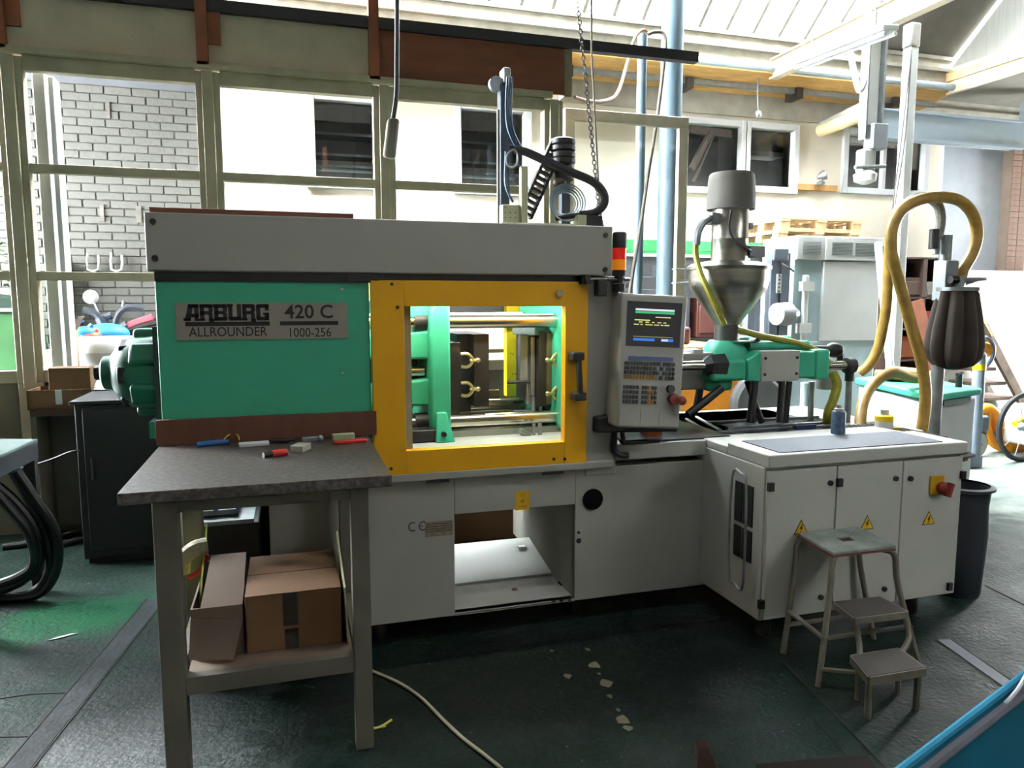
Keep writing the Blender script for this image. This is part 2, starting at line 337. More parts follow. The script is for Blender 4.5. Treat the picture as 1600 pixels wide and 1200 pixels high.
def far_window(n, h, y, mull=(), shelf=(), fr=.09):
    e = tag(bpy.data.objects.new('window_%d' % n, None), kind='structure'); COL.objects.link(e); e['_w'] = (0, 0, 0)
    B().frame(h[0] - .05, h[1] + .05, h[2] - .05, h[3] + .05, fr, y - .05, y + .06).build('window_frame', WFR, e, bev=.008)
    B().box(h[0] + .02, h[1] - .02, y + .02, y + .035, h[2] + .02, h[3] - .02).build('pane', CLEAR, e)
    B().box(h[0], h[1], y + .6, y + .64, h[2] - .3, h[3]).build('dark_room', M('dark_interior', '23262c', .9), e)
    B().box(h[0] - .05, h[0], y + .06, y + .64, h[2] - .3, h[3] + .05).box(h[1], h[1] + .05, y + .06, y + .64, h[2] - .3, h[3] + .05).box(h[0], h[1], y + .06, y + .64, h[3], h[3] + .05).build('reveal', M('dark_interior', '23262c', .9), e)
    for m in mull: B().box(m - .03, m + .03, y - .02, y + .05, h[2], h[3]).build('mullion', WFR, e)
    for z, t in shelf: B().box(h[0] + .02, h[1] - .02, y + .2, y + .5, z, z + t).build('shelf', M('pale_blind', '4a5158', .7), e)
    return e
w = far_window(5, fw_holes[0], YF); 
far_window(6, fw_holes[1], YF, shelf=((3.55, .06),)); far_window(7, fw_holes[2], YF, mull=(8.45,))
# dark tilted sash standing open in the first one
B().beam(at(1078, 202, Y=YF - .1), at(1142, 210, Y=YF - .1), .05, .1).build('sash_rail', DSTEEL, w)
B().beam(at(1080, 265, Y=YF - .25), at(1112, 205, Y=YF - .1), .05, .08).build('sash_stay', DSTEEL, w)
B().beam(at(1083, 285, Y=YF - .3), at(1114, 212, Y=YF - .1), .03, .03).build('sash_stay', DSTEEL, w)
# courtyard building seen through the left windows
YC = 5.6
ch = [(.31, 1.03, 2.8, 3.74), (1.96, 2.81, 2.8, 3.76)]
holed_wall('wall_courtyard', -.72, 3.2, 0, 4.6, YC, YC + .3, ch, PLAST)
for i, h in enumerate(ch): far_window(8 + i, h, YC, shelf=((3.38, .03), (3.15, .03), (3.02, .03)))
S(B().box(-.58, 3.2, YC - .45, YC - .003, 4.0, 4.06).build('trim_4', SOF))
# white painted brick wall, bricks proud of the joints
YB = 5.0
wb = S(B().box(-5.0, -.6, YB, YB + .25, 0, 3.62).build('wall_brick', M('brick_joint', '4f4e4a', .95, var=.1)))
BRK = M('white_painted_brick', '5f5e5a', .9, col2='6e6d69', scale=2.2, bump=.5, bscale=25)
bx_, bz_ = .24, .076
brick = None; kk = 0; rest = B()
for r in range(int(2.65 / bz_)):
    z = .95 + r * bz_
    for c in range(19):
        x = -4.6 + c * bx_ + (bx_ / 2 if r % 2 else 0)
        if x + bx_ > -.6: continue
        vis = -2.55 < x < -.7 and (z > 1.9 or x < -1.2) and z < 3.55
        if vis and kk < 296:
            if brick is None: brick = B().box(0, bx_ - .012, -.009, .02, 0, bz_ - .011).build('brick', BRK, wb, bev=.003); o = brick
            else: o = brick.copy(); COL.objects.link(o)
            o.location = (x, YB + random.uniform(-.003, .003), z); o.rotation_euler = (random.uniform(-.004, .004), 0, random.uniform(-.006, .006)); kk += 1
        else: rest.box(x, x + bx_ - .012, YB - .009, YB + .02, z, z + bz_ - .011)
o = rest.build('brickwork', BRK, wb); o['kind'] = 'stuff'
S(B().hexa([(-5, YB - 1.8, 3.97), (-.6, YB - 1.8, 3.97), (-.6, YB + .3, 3.46), (-5, YB + .3, 3.46), (-5, YB - 1.8, 4.05), (-.6, YB - 1.8, 4.05), (-.6, YB + .3, 3.54), (-5, YB + .3, 3.54)]).build('trim_5', M('grey_eaves', '6a6b70', .8)))  # eaves at the wall top, overhang lengthened to shade bricks and courtyard
B().yz([(YB, 3.64), (YB - .5, 3.95), (YB, 3.95)], -3, -2.9).build('eaves_bracket', DSTEEL, wb)
RUST = M('old_timber_patch', '6f6a64', .9, var=.3, scale=12)
for (x, y0, y1, w_) in ((96, 318, 345, .035), (156, 320, 346, .035), (212, 322, 348, .05), (166, 160, 185, .03), (78, 140, 165, .06), (70, 365, 380, .05)):
    p, q = at(x, y0, Y=YB), at(x, y1, Y=YB); B().box(p.x, p.x + w_, YB - .02, YB + .01, q.z, p.z).build('timber_patch', RUST, wb)
for x in (137, 174):
    p, q = at(x, 395, Y=YB - .05), at(x, 421, Y=YB - .05)
    B().tube([p, q, q + Vector((.09, 0, 0)), p + Vector((.09, 0, -.02))], .012, n=6, k=2).build('wall_bracket', WHITE, wb)
p, q = at(72, 408, Y=YB - .1), at(104, 545, Y=YB - .1)
S(B().box(p.x, q.x + .05, YB - .12, YB - .01, 0, p.z).build('trim_6', M('weathered_green_board', '5f8f66', .8, var=.2, scale=6)))
# window wall of the hall (left half) ------------------------------------
YW = 2.3
MX = [-1.585, -.455, .69, 1.95]; Z0, Z1, Z2, Z3 = 1.03, 1.658, 2.325, 2.94
LOWP = M('grey_lower_panel', '6f6d5e', .8, var=.15, scale=3, bump=.1)
wl = S(B().box(-5, 1.95, YW, YW + .08, 0, .98).build('wall_back', LOWP))
for x in MX[:2] + [-2.7]: B().box(x - .07, x + .07, YW - .03, YW + .02, 0, .98).build('post_cover', FRAME, wl, bev=.006)
B().box(-5, 1.95, YW - .02, YW, 0, .1).build('skirting', LOWP, wl)
def mull(b, x, z0, z1):
    return b.box(x - .075, x - .035, YW - .02, YW + .06, z0, z1).box(x - .035, x + .035, YW - .045, YW + .08, z0, z1).box(x + .035, x + .075, YW - .02, YW + .06, z0, z1)
edges = [-2.75] + MX
for i in range(4):
    x0, x1 = edges[i], edges[i + 1]
    e = tag(bpy.data.objects.new('window_%d' % (10 + i), None), kind='structure'); COL.objects.link(e); e['_w'] = (0, 0, 0)
    mull(B(), x1, .95, Z3 + .05).build('mullion', FRAME, e, bev=.004)
    for za, zb, nm in ((Z0 - .05, Z0 + .03, 'sill'), (Z1 - .028, Z1 + .028, 'rail'), (Z2 - .028, Z2 + .028, 'rail'), (Z3 - .03, Z3 + .06, 'head_rail')):
        B().box(x0 + .075, x1 - .075, YW - .02, YW + .05, za, zb).build(nm, FRAME, e, bev=.004)
    for za, zb in ((Z0 + .03, Z1 - .028), (Z1 + .028, Z2 - .028), (Z2 + .028, Z3 - .03)):
        B().box(x0 + .075, x1 - .075, YW + .015, YW + .021, za, zb).build('pane', CLEAR, e)
    B().box(x0 - .02, x1 - .02, YW - .06, YW + .02, Z3 + .06, Z3 + .10).build('drip_rail', FRAME, e)
# white casement edge standing outside the first bay
S(B().box(-1.50, -1.43, YW + .12, YW + .3, Z0, Z3).box(-1.44, -1.40, YW + .2, YW + .34, Z0, Z3).build('trim_7', WFR, bev=.005))
# boards above the windows
zt0, zt1 = Z3 + .10, 3.36
PB = tag(bpy.data.objects.new('wall_upper', None), kind='structure'); COL.objects.link(PB); PB['_w'] = (0, 0, 0)
xs = [-2.75, -1.6, -.46, .62]
for i in range(3): B().box(xs[i] + .01, xs[i + 1] - .01, YW - .01, YW + .02, zt0, zt1).build('board', CREAM, PB, bev=.003)
B().box(.66, 2.03, YW - .03, YW + .0, zt0 - .01, zt1).build('board', BROWN, PB, bev=.003)['label'] = 'dark brown board'
B().box(2.03, 2.09, YW - .03, YW + .1, zt0 - .02, zt1).build('end_board', M('grey_timber', '8a8270', .8), PB)
for x in (-1.6, -.46, .64):
    B().box(x - .05, x + .02, YW - .06, YW - .01, zt0 - .02, zt1 + .5).build('post', BROWNP, PB)
    if x < .6: B().box(x - .05, x + .1, YW - .035, YW - .012, zt0 + .12, zt1).build('cleat', BROWNP, PB)
B().box(-2.8, 3.14, YW - .05, YW + .02, zt1, zt1 + .075).build('top_beam', M('dark_beam', '2b2a30', .7), PB)
# open glazed leaf beyond the end of the windows
lf = tag(bpy.data.objects.new('door_1', None), kind='structure'); COL.objects.link(lf); lf['_w'] = (0, 0, 0)
p, q = at(885, 172, Y=2.7), at(1075, 182, Y=2.7); ztop = .5 * (p.z + q.z)
B().box(p.x - .02, q.x, 2.68, 2.73, ztop - .09, ztop).build('leaf_rail', FRAME, lf, bev=.004)
B().box(q.x - .09, q.x, 2.68, 2.73, .05, ztop - .09).build('leaf_stile', FRAME, lf, bev=.004)
B().box(p.x - .02, p.x + .07, 2.68, 2.73, .05, ztop - .09).build('leaf_stile', FRAME, lf, bev=.004)
B().box(p.x + .07, q.x - .09, 2.68, 2.73, .05, .75).build('leaf_panel', FRAME, lf)
B().box(p.x + .07, q.x - .09, 2.70, 2.706, .75, ztop - .09).build('pane', CLEAR, lf)
h = at(1062, 430, Y=2.66); B().tube([h + Vector((-.06, .02, .05)), h + Vector((-.06, -.04, .05)), h + Vector((.02, -.04, .05))], .008, n=6, k=2).tube([h + Vector((-.07, .0, -.07)), h + Vector((-.06, -.04, -.07)), h + Vector((.06, -.04, -.06))], .008, n=6, k=2).build('handle', GALV, lf)
# steel columns
ctop, cb_ = at(1052, 0, Y=3.0), at(1030, 455, Y=3.0)
S(B().cyl((ctop.x, 3.0, 0), (ctop.x, 3.0, 5.8), .097, n=28).build('trim_8', BLUEC))
S(B().cyl((3.055, 3.06, 0), (3.055, 3.06, 3.85), .042, n=20).build('trim_9', BLUEC))
# cream truss beam running towards the camera, gable and low canopy at the right end
p = at(1215, 112, Y=5.2)
tb = S(B().box(p.x, p.x + .02, 2.4, 5.3, p.z - .05, p.z + .16).box(p.x - .05, p.x + .07, 2.4, 5.3, p.z - .07, p.z - .05).box(p.x - .05, p.x + .07, 2.4, 5.3, p.z + .16, p.z + .18).build('trim_10', M('cream_steel', 'b8ad94', .6)))
S(B().prism([(8.95, VB[0], VB[1] - .1), (8.95, RY, RZ), (8.95, RY, VB[1] - .1)], (.06, 0, 0)).build('wall_gable', M('grey_cladding', '8b8c88', .8, var=.1, stretch=(1, 6, .3))))
CZ = 4.5
cn = S(B().box(8.93, 13, 3.8, 6.3, CZ - .02, CZ + .03).build('ceiling_canopy', ROOFM))
B().box(8.89, 8.95, 2.3, 5.4, CZ - .14, CZ + .02).build('edge_channel', M('cream_steel', 'b8ad94', .6), cn)
B().box(8.85, 8.89, 2.3, 5.4, CZ + .02, CZ + .14).build('edge_board', WOODL, cn)
# grey steel beam, panel, brick pier and white wall at the far right
IB = M('grey_steel_beam', '6c7880', .55, var=.06)
q = S(B().box(7.3, 9.9, 5.0, 5.04, 3.62, 3.95).box(7.3, 9.9, 4.94, 5.1, 3.95, 3.97).box(7.3, 9.9, 4.94, 5.1, 3.6, 3.62).build('trim_11', IB))
S(B().box(8.72, 9.95, 5.2, 5.24, 1.85, 3.62).build('wall_panel', M('pale_grey_sheet', 'a4aab2', .7, var=.08)))
pier = S(B().box(9.78, 10.12, 5.05, 5.35, 0, 3.6).build('wall_pier', M('pier_joint', '5f5248', .9)))
PBR = M('dark_brown_brick', '6a5346', .9, var=.3, scale=7)
bk = None
for r in range(22):
    for c in range(2):
        if bk is None: bk = B().box(0, .16, -.012, .02, 0, .07).build('brick', PBR, pier); o = bk
        else: o = bk.copy(); COL.objects.link(o)
        o.location = (9.785 + c * .168, 5.05, 1.9 + r * .078)
S(B().box(10.14, 10.24, 5.1, 5.3, 0, 4.3).box(10.24, 10.4, 5.18, 5.22, 0, 4.3).box(10.4, 10.5, 5.1, 5.3, 0, 4.3).build('trim_12', IB))
S(B().box(8.55, 13, 4.92, 5.03, 0, 1.86).box(8.5, 13, 4.88, 5.03, 1.86, 1.92).build('wall_right_far', M('white_render', 'dcdcd6', .85, var=.04)))
S(B().box(13, 13.2, -7, 3.4, 0, 8).box(13, 13.2, 3.4, 5.2, 2.4, 8).box(13, 13.2, 5.2, 9, 0, 8).build('wall_right', HALLW))  # unseen end wall, low gap left in it to light the white wall
# hall walls behind and to the left of the camera
S(B().box(-5.2, -5.0, -7, 1.0, 0, 8).box(-5.2, -5.0, 1.0, 2.3, 0, 8).build('wall_left', HALLW))
S(B().box(-5.2, 13.2, -7.2, -7, 0, 5).build('wall_rear', HALLW))
# fluorescent fixture, hoist column and white post in the yard
e = T('light_fixture', 'white fluorescent light fixture slung under the cream roof beam', 'light fixture', (5.7, 3.2, 3.9))
p, q = at(1250, 98, Y=4.2), at(1392, 42, Y=2.6)
B().beam(p, q, .16, .05).build('housing', WHITE, e, bev=.01)
d = (q - p).normalized(); r = d.cross(Vector((0, 0, 1))).normalized()
for s in (-.05, .05): B().cyl(p + r * s - Vector((0, 0, .055)), q + r * s - Vector((0, 0, .055)), .02, n=10).build('tube', PAPER, e)
for t in (.15, .85): c = p.lerp(q, t); B().cyl(c, c + Vector((0, 0, .25)), .008, n=6).build('hanger', GALV, e)
B().tube([at(1328, 80, Y=3.4), at(1340, 135, Y=3.4), at(1346, 140, Y=3.4), at(1352, 125, Y=3.4)], .03, n=8).build('lamp_cord', PAPER, e)
e = T('hoist_column', 'white vertical hoist column hanging above the pallets with a grey motor block', 'hoist', (6.02, 3.6, 2.85))
p, q = at(1378, 28, Y=3.6), at(1345, 272, Y=3.6); xc = .5 * (p.x + q.x)
B().box(xc - .11, xc + .05, 3.55, 3.65, 3.35, 4.5).build('mast', WHITE, e, bev=.008)
B().box(xc - .14, xc - .12, 3.5, 3.6, 3.2, 4.3).box(xc + .07, xc + .09, 3.5, 3.6, 3.1, 4.3).build('guide_rail', GALV, e)
B().box(xc - .07, xc + .12, 3.46, 3.6, 3.1, 3.36).build('motor_block', M('grey_motor', '8d9196', .5), e, bev=.01)
B().box(xc - .15, xc + .02, 3.5, 3.62, 2.86, 3.1).build('carriage', WHITE, e, bev=.02)
B().cyl((xc - .25, 3.5, 2.9), (xc + .14, 3.5, 2.93), .02, n=8).build('crossbar', GALV, e)
B().lathe((xc - .07, 3.55, 2.74), [(.04, 0), (.11, .03), (.12, .1), (.06, .14)], n=14).build('hook_block', WHITE, e)
e = T('white_post', 'tall white post with a grey cap beside the hoist column', 'post', (6.5, 3.6, 0))
p = at(1437, 40, Y=3.6)
B().box(6.45, 6.56, 3.55, 3.66, 0, 4.2).build('shaft', WHITE, e, bev=.01); B().box(6.44, 6.57, 3.54, 3.67, 4.2, 4.45).build('cap', M('grey_cap', '9d9a95', .5), e, bev=.02)
B().tube([(6.43, 3.52, 4.15), (6.36, 3.5, 3.4), (6.27, 3.48, 2.6), (6.2, 3.48, 1.9)], .008, n=6).tube([(6.43, 3.52, 4.1), (6.39, 3.5, 3.2), (6.31, 3.5, 2.5), (6.36, 3.46, 2.2)], .008, n=6).build('cable', M('grey_cable', '5c5a55', .6), e)
# pipes on the far wall
e = T('wall_pipe', 'fat cream pipe stub angled out of the far wall', 'pipe', (7.2, 5.8, 3.7))
B().cyl(at(1282, 205, Y=5.95), at(1345, 180, Y=5.2), .085, n=16).build('pipe', M('cream_pipe', 'cbb88c', .6), e)
B().cyl(at(1284, 195, Y=5.95), at(1348, 165, Y=5.2), .05, n=14).build('grey_pipe', M('grey_pipe', '8c8a84', .6), e)
e = T('wall_spotlight', 'small grey floodlight on a brown board on the far wall', 'lamp', (6.98, 5.9, 3.0))
p = at(1247, 287, Y=5.94); q = at(1308, 299, Y=5.94); B().box(p.x, q.x, 5.93, 5.99, q.z, p.z).build('board', WOOD, e)
c = at(1283, 283, Y=5.85); B().lathe(c + Vector((0, 0, -.05)), [(.05, 0), (.06, .03), (.02, .06), (.02, .1)], n=12).build('base', GALV, e); B().lathe(c + Vector((0, 0, .07)), [(.02, -.06), (.06, 0), (.07, .06)], n=14, axis=(.8, -.5, .35)).build('lamp_head', GALV, e)
e = tag(B().tube([(at(1184, 150, Y=5.5).x, 5.5, VB[1] - .44), at(1184, 150, Y=5.5), at(1185, 172, Y=5.5)], .01, n=6).sph(at(1185, 178, Y=5.5), .045).build('bare_bulb', GALV), 'small bare bulb hanging below the orange soffit boards', 'bulb')
ADDED_TUBE = 120.0
# ================================================================== INJECTION MOULDING MACHINE
MC = T('injection_molding_machine', 'long grey and teal injection molding machine with a yellow-framed guard door', 'machine', (1.2, .5, 0))
XL, XR = -.5, 1.415
# hood
hd = B().box(XL, XR - .02, -.03, .42, 1.612, 1.83).build('hood', GREY, MC, bev=.006)
B().box(XL + .02, XR - .05, .0, .06, 1.575, 1.612).build('hood_rail', BLACK, hd)
for x, z in ((XL + .03, 1.795), (XL + .03, 1.66), (XR - .055, 1.79), (XR - .055, 1.64)):
    B().cyl((x, -.036, z), (x, -.028, z), .011, n=12).build('bolt', DSTEEL, hd)
# teal cover
sp = B().box(XL + .02, .322, .0, .05, .92, 1.575).box(XL + .02, XL + .06, .05, 1.0, .92, 1.575).build('side_panel', TEAL, MC, bev=.005)
npl = B().box(at(273, 472, Y=-.003).x, at(543, 472, Y=-.003).x, -.004, .001, at(400, 530, Y=0).z, at(400, 473, Y=0).z).build('name_plate', M('plate_silver', '8a8378', .5, var=.05), sp)
x0, x1 = at(289, 490, Y=0).x, at(421, 490, Y=0).x
# heavy slab letters for the maker name, drawn as one lettering
def slab_word(word, x0, x1, zc, h, y):
    n = len(word); cw = (x1 - x0) / n; w = cw * .92; s = w * .33; b = B()
    for k, ch in enumerate(word):
        l = x0 + k * cw + cw * .04; r = l + w; t, bt = zc + h / 2, zc - h / 2; g = h * .30
        def bxx(a, c, e, f): b.box(a, c, y, y + .0015, e, f)
        if ch == 'A':
            b.xz([(l - .004, bt), (l + s * 1.1, bt), (l + w * .62, t), (l + w * .25, t)], y, y + .0015); bxx(r - s, r, bt, t); bxx(l + w * .2, r, t - g * .7, t); bxx(l + w * .3, r, bt + h * .2, bt + h * .42); bxx(l - .008, l + s * 1.2, bt, bt + h * .16)
        elif ch in 'RB':
            bxx(l, l + s, bt, t); bxx(l, r - w * .06, t - g * .75, t); bxx(r - s, r, t - h * .45, t - h * .06); bxx(l, r - w * .06, bt + h * .38, bt + h * .58)
            if ch == 'B': bxx(l, r - w * .06, bt, bt + g * .75); bxx(r - s, r, bt + h * .06, bt + h * .45); bxx(l - .005, l, t - h * .12, t); bxx(l - .005, l, bt, bt + h * .12)
            else: bxx(r - s, r - w * .02, bt, bt + h * .42); bxx(r - s, r + .003, bt - h * .08, bt + h * .1); bxx(l - .004, l + s * 1.15, bt, bt + h * .14)
        elif ch == 'U':
            bxx(l, l + s, bt + h * .06, t); bxx(r - s, r, bt, t); bxx(l + s * .3, r, bt, bt + g * .8); bxx(l - .004, l + s * 1.15, t - h * .14, t)
        elif ch == 'G':
            bxx(l, l + s, bt + h * .06, t - h * .06); bxx(l + w * .06, r, t - g * .75, t); bxx(l + w * .06, r - w * .02, bt, bt + g * .75); bxx(r - s, r, bt, bt + h * .42); bxx(l + w * .55, r, bt + h * .32, bt + h * .47); bxx(r - s * .9, r, t - h * .4, t)
    return b
slab_word('ARBURG', x0, x1, at(355, 488, Y=0).z, .064, -.0055).build('lettering', INK, sp)
text('lettering', 'ALLROUNDER', (.5 * (x0 + x1), -.005, at(355, 519, Y=0).z), .052, INK, sp, off=.0001, sx=.86)
x2, x3 = at(437, 490, Y=0).x, at(528, 490, Y=0).x
text('lettering', '420 C', (.5 * (x2 + x3), -.005, at(483, 488, Y=0).z), .076, INK, sp, off=.0012, sx=1.0)
text('lettering', '1000-256', (.5 * (x2 + x3) , -.005, at(483, 520, Y=0).z), .052, INK, sp, off=.0001, sx=.86)
zb = at(355, 506, Y=0).z
B().box(x0, x1, -.0055, -.003, zb - .008, zb + .008).build('underline_bar', INK, sp); B().box(x2, x3, -.0055, -.003, zb - .008, zb + .008).build('underline_bar', INK, sp)
for x, y in ((534, 452), (535, 582)):
    p = at(x, y, Y=0); B().cyl((p.x, -.006, p.z), (p.x, .002, p.z), .006, n=10).build('rivet', STEEL, sp)
B().box(.24, .36, -.02, .01, 1.583, 1.612).build('latch', BLACK, MC); 
# yellow sliding guard door
gd = B(); gx0, gx1, gz0, gz1 = .328, 1.285, .768, 1.585; ox0, ox1, oz0, oz1 = .462, 1.178, .868, 1.478
gd.box(gx0, ox0, -.02, .03, gz0, gz1).box(ox1, gx1, -.02, .03, gz0, gz1).box(ox0, ox1, -.02, .03, gz0, oz0).box(ox0, ox1, -.02, .03, oz1, gz1)
gd = gd.build('guard_door', YEL, MC, bev=.002)
B().box(ox0, ox1, .02, .026, oz0, oz1).build('pane', POLY, gd)
B().box(ox0 - .002, ox0 + .035, .028, .034, oz0, oz1).build('inner_strip', M('pale_strip_grey', '9b9c90', .5), gd)
for x, y in ((612, 444), (611, 732), (865, 717), (882, 717), (621, 480)):
    p = at(x, y, Y=-.02); B().cyl((p.x, -.026, p.z), (p.x, -.018, p.z), .007, n=10).build('bolt', DSTEEL, gd)
p = at(873, 458, Y=-.02); B().cyl((p.x, -.035, p.z), (p.x, -.018, p.z), .016, n=16).build('lock_button', STEEL, gd)
p, q = at(897, 556, Y=-.03), at(900, 618, Y=-.03)
B().beam((p.x + .005, -.07, p.z), (q.x + .005, -.07, q.z), .022, .03, up=(0, 1, 0)).box(p.x - .025, p.x + .03, -.085, -.02, p.z - .018, p.z + .018).box(q.x - .025, q.x + .03, -.085, -.02, q.z - .018, q.z + .018).build('handle', BLACK, gd, bev=.006)
# right upright next to guard
up_ = B().box(1.288, 1.44, -.005, .30, .70, 1.61).build('upright', GREY, MC, bev=.004)
p, q = at(910, 436, Y=-.03), at(982, 437, Y=-.03)
B().cyl((p.x - .01, -.04, p.z), (q.x, -.04, q.z), .008, n=8).build('rod', STEEL, up_)
p = at(912, 437, Y=-.03); B().cyl((p.x, -.06, p.z - .02), (p.x, -.06, p.z + .02), .02, n=10).box(p.x - .02, p.x + .02, -.05, -.0, p.z - .02, p.z + .02).build('rod_block', BLACK, up_)
p = at(938, 447, Y=-.03); B().box(p.x - .022, p.x + .022, -.06, -.004, p.z - .045, p.z + .03).build('limit_switch', BLACK, up_, bev=.006)
# signal tower
lt = at(967, 440, Y=-.03); tx, tz = lt.x, at(967, 449, Y=-.03).z
stw = B().lathe((tx, -.03, tz - .02), [(.03, 0), (.03, .035), (.022, .04), (.022, .07), (.03, .075), (.03, .09)], n=18).build('signal_tower', BLACK, MC)
zo = at(967, 422, Y=-.03).z; zr = at(967, 406, Y=-.03).z; zk = at(967, 388, Y=-.03).z; ze = at(967, 363, Y=-.03).z
B().cyl((tx, -.03, zo), (tx, -.03, zr), .031, n=20).build('amber_lens', M('amber_lens', 'f08c12', .25, emis=.25, var=.08), stw)
B().cyl((tx, -.03, zr), (tx, -.03, zk), .031, n=20).build('red_lens', M('red_lens', 'e0231a', .25, emis=.25, var=.08), stw)
B().lathe((tx, -.03, zk), [(.032, 0), (.032, ze - zk - .008), (.027, ze - zk)], n=20).build('cap', BLACK, stw)
B().cyl((tx, -.03, tz + .05), (tx, -.03, zo), .031, n=20).build('collar', BLACK, stw)
# lower body: front skin with the chute opening -------------------------------
BZ = .105; hx0, hx1, hz0, hz1 = .672, 1.24, .117, .568
lb = B().box(.2, hx0, 0, .04, BZ, .735).box(hx1, 1.96, 0, .04, BZ, .735).box(hx0, hx1, 0, .04, hz1, .735).box(hx0, hx1, 0, .04, BZ, hz0)
lb.box(-.1, .2, 0, .04, BZ, .86)
lb = lb.build('base_body', GREY, MC, bev=.004)
B().box(-.1, .66, .05, 1.05, BZ, .735).build('left_body', GREY, lb)
B().box(1.26, 2.0, .05, 1.05, BZ, .735).build('right_body', GREY, lb)
B().box(.66, 1.26, .05, .35, .6, .735).build('bed_front', GREY, lb)
ch_ = B().box(hx0, hx1, .0, .31, .105, hz0).hexa([(hx0, .31, .10), (hx1, .31, .10), (hx1, .68, .17), (hx0, .68, .17), (hx0, .31, hz0 + .012), (hx1, .31, hz0 + .012), (hx1, .68, .2), (hx0, .68, .2)]).build('chute_floor', GREY2, lb)
B().box(hx1, hx1 + .012, .02, .69, .11, .6).build('chute_wall', GREY2, lb); B().box(hx0 - .012, hx0, .02, .69, .11, .6).build('chute_wall', GREY2, lb)
p = at(830, 851, Y=.6); B().box(1.14, 1.18, .55, .58, .188, .194).build('chute_clip', WHITE, lb)
p = at(804, 921, Z=.118); B().cyl((p.x, p.y, .117), (p.x, p.y, .121), .014, n=12).build('cap', M('rust_cap', '7a5240', .7), lb)
p = at(880, 912, Z=.118); B().box(p.x - .02, p.x + .03, p.y - .02, p.y + .02, .117, .124).build('chute_latch', BLACK, lb)
for x in (865, 877, 890): p = at(x, 938, Y=0); B().cyl((p.x, -.004, p.z), (p.x, .002, p.z), .009, n=10).build('bolt', DSTEEL, lb)
for y, r in ((845, .012), (832, .007)): p = at(904, y, Y=0); B().cyl((p.x, -.003, p.z), (p.x, .002, p.z), r, n=12).build('hole_plug', BLACK, lb)
p = at(926, 780, Y=0); B().lathe((p.x, .001, p.z), [(.05, 0), (.05, .006), (.045, .009), (.0, .010)], n=32, axis=(0, -1, 0)).build('round_cover', M('matt_black_cover', '08080a', .9, spec=.1, var=.1), lb)
p = at(816, 782, Y=0); lbp = B().box(p.x - .034, p.x + .034, -.003, .001, p.z - .043, p.z + .043).build('warning_label', M('label_yellow', 'c79a14', .5), lb)
for z, s_, sz in ((.025, '! !', .02), (.0, 'o', .03), (-.028, '=====', .014)): text('label_print', s_, (p.x, -.0038, p.z + z), sz, INK, lb, ext=.0003)
p = at(645, 823, Y=0); PRN = M('grey_print', '2b2a28', .6); ce = B()
for k, cx in enumerate((p.x, p.x + .045)): ce.tube([(cx + .017 * math.cos(a), -.0008, p.z + .019 * math.sin(a)) for a in [math.radians(55 + 25 * q) for q in range(11)]], .0028, n=6, k=2)
ce.tube([(p.x + .03, -.0008, p.z), (p.x + .045, -.0008, p.z)], .0022, n=6)
ce.build('ce_mark', PRN, lb)
p, q = at(664, 816, Y=0), at(711, 835, Y=0); B().box(p.x, q.x - .01, -.002, .001, q.z, p.z).build('type_plate', M('type_plate', '6c5d50', .6, col2='8a7c6c', scale=60), lb)
for k in range(4): B().box(p.x + .006, q.x - .016, -.0028, -.001, p.z - .012 - k * .011, p.z - .009 - k * .011).build('print_line', M('grey_print', '2b2a28', .6), lb)
sl = B().box(.30, 1.42, -.025, .05, .735, .768).build('sill', GREY, MC, bev=.004)
for x in (684, 864): p = at(x, 748, Y=-.025); B().box(p.x - .05, p.x + .05, -.03, -.02, .724, .736).build('slot', BLACK, sl)
# guard interior ----------------------------------------------------------------
YA, YD = .34, .84; ZU, ZL_ = 1.405, .925
for y in (YA, YD):
    for z in (ZU, ZL_): B().cyl((.05, y, z), (1.33, y, z), .034, n=24).build('tie_bar', STEEL, MC)
px0, px1 = at(683, 600, Y=.24).x, at(703, 600, Y=.24).x
mp_ = B()
mp_.xz([(px0 - .0, .87), (px1 + .005, .87), (px1 + .005, 1.50), (px0 + .005, 1.50), (px0 - .03, 1.46), (px0 - .03, .9)], .24, .94)
mp_ = mp_.build('moving_platen', TEALB, MC, bev=.012)
B().hexa([(px0 - .02, .18, .855), (px1 + .012, .18, .855), (px1 + .012, .26, .855), (px0 - .02, .26, .855), (px0 - .005, .22, .99), (px1 - .02, .22, .99), (px1 - .02, .26, .99), (px0 - .005, .26, .99)]).build('platen_foot', TEALB, mp_, bev=.006)
p = at(694, 679, Y=.18); B().cyl((p.x, .175, p.z), (p.x, .2, p.z), .012, n=10).build('bolt', DSTEEL, mp_)
for z in (ZU, ZL_):
    B().cyl((px0 - .09, YA, z), (px0 - .02, YA, z), .05, n=20).build('tie_bar_bush', BLACK, mp_)
B().hexa([(px0 - .16, .3, 1.42), (px0, .3, 1.42), (px0, .9, 1.42), (px0 - .16, .9, 1.42), (px0 - .1, .3, 1.5), (px0, .3, 1.5), (px0, .9, 1.5), (px0 - .1, .9, 1.5)]).build('platen_lug', TEALB, mp_, bev=.01)
for za, zb_ in ((1.24, 1.315), (1.02, 1.09)):
    B().hexa([(.10, .34, za), (px0 - .02, .30, za - .01), (px0 - .02, .9, za - .01), (.1, .86, za), (.10, .34, zb_), (px0 - .02, .30, zb_ + .05), (px0 - .02, .9, zb_ + .05), (.1, .86, zb_)]).build('toggle_arm', TEALB, mp_, bev=.012)
B().box(.35, px0 - .06, .42, .8, 1.10, 1.23).box(px0 - .13, px0 - .09, .38, .6, 1.12, 1.2).build('toggle_link', DSTEEL, mp_, bev=.01)
B().cyl((px0 - .2, .36, 1.17), (px0 - .04, .36, 1.17), .025, n=14).build('ejector_rod', STEEL, mp_)
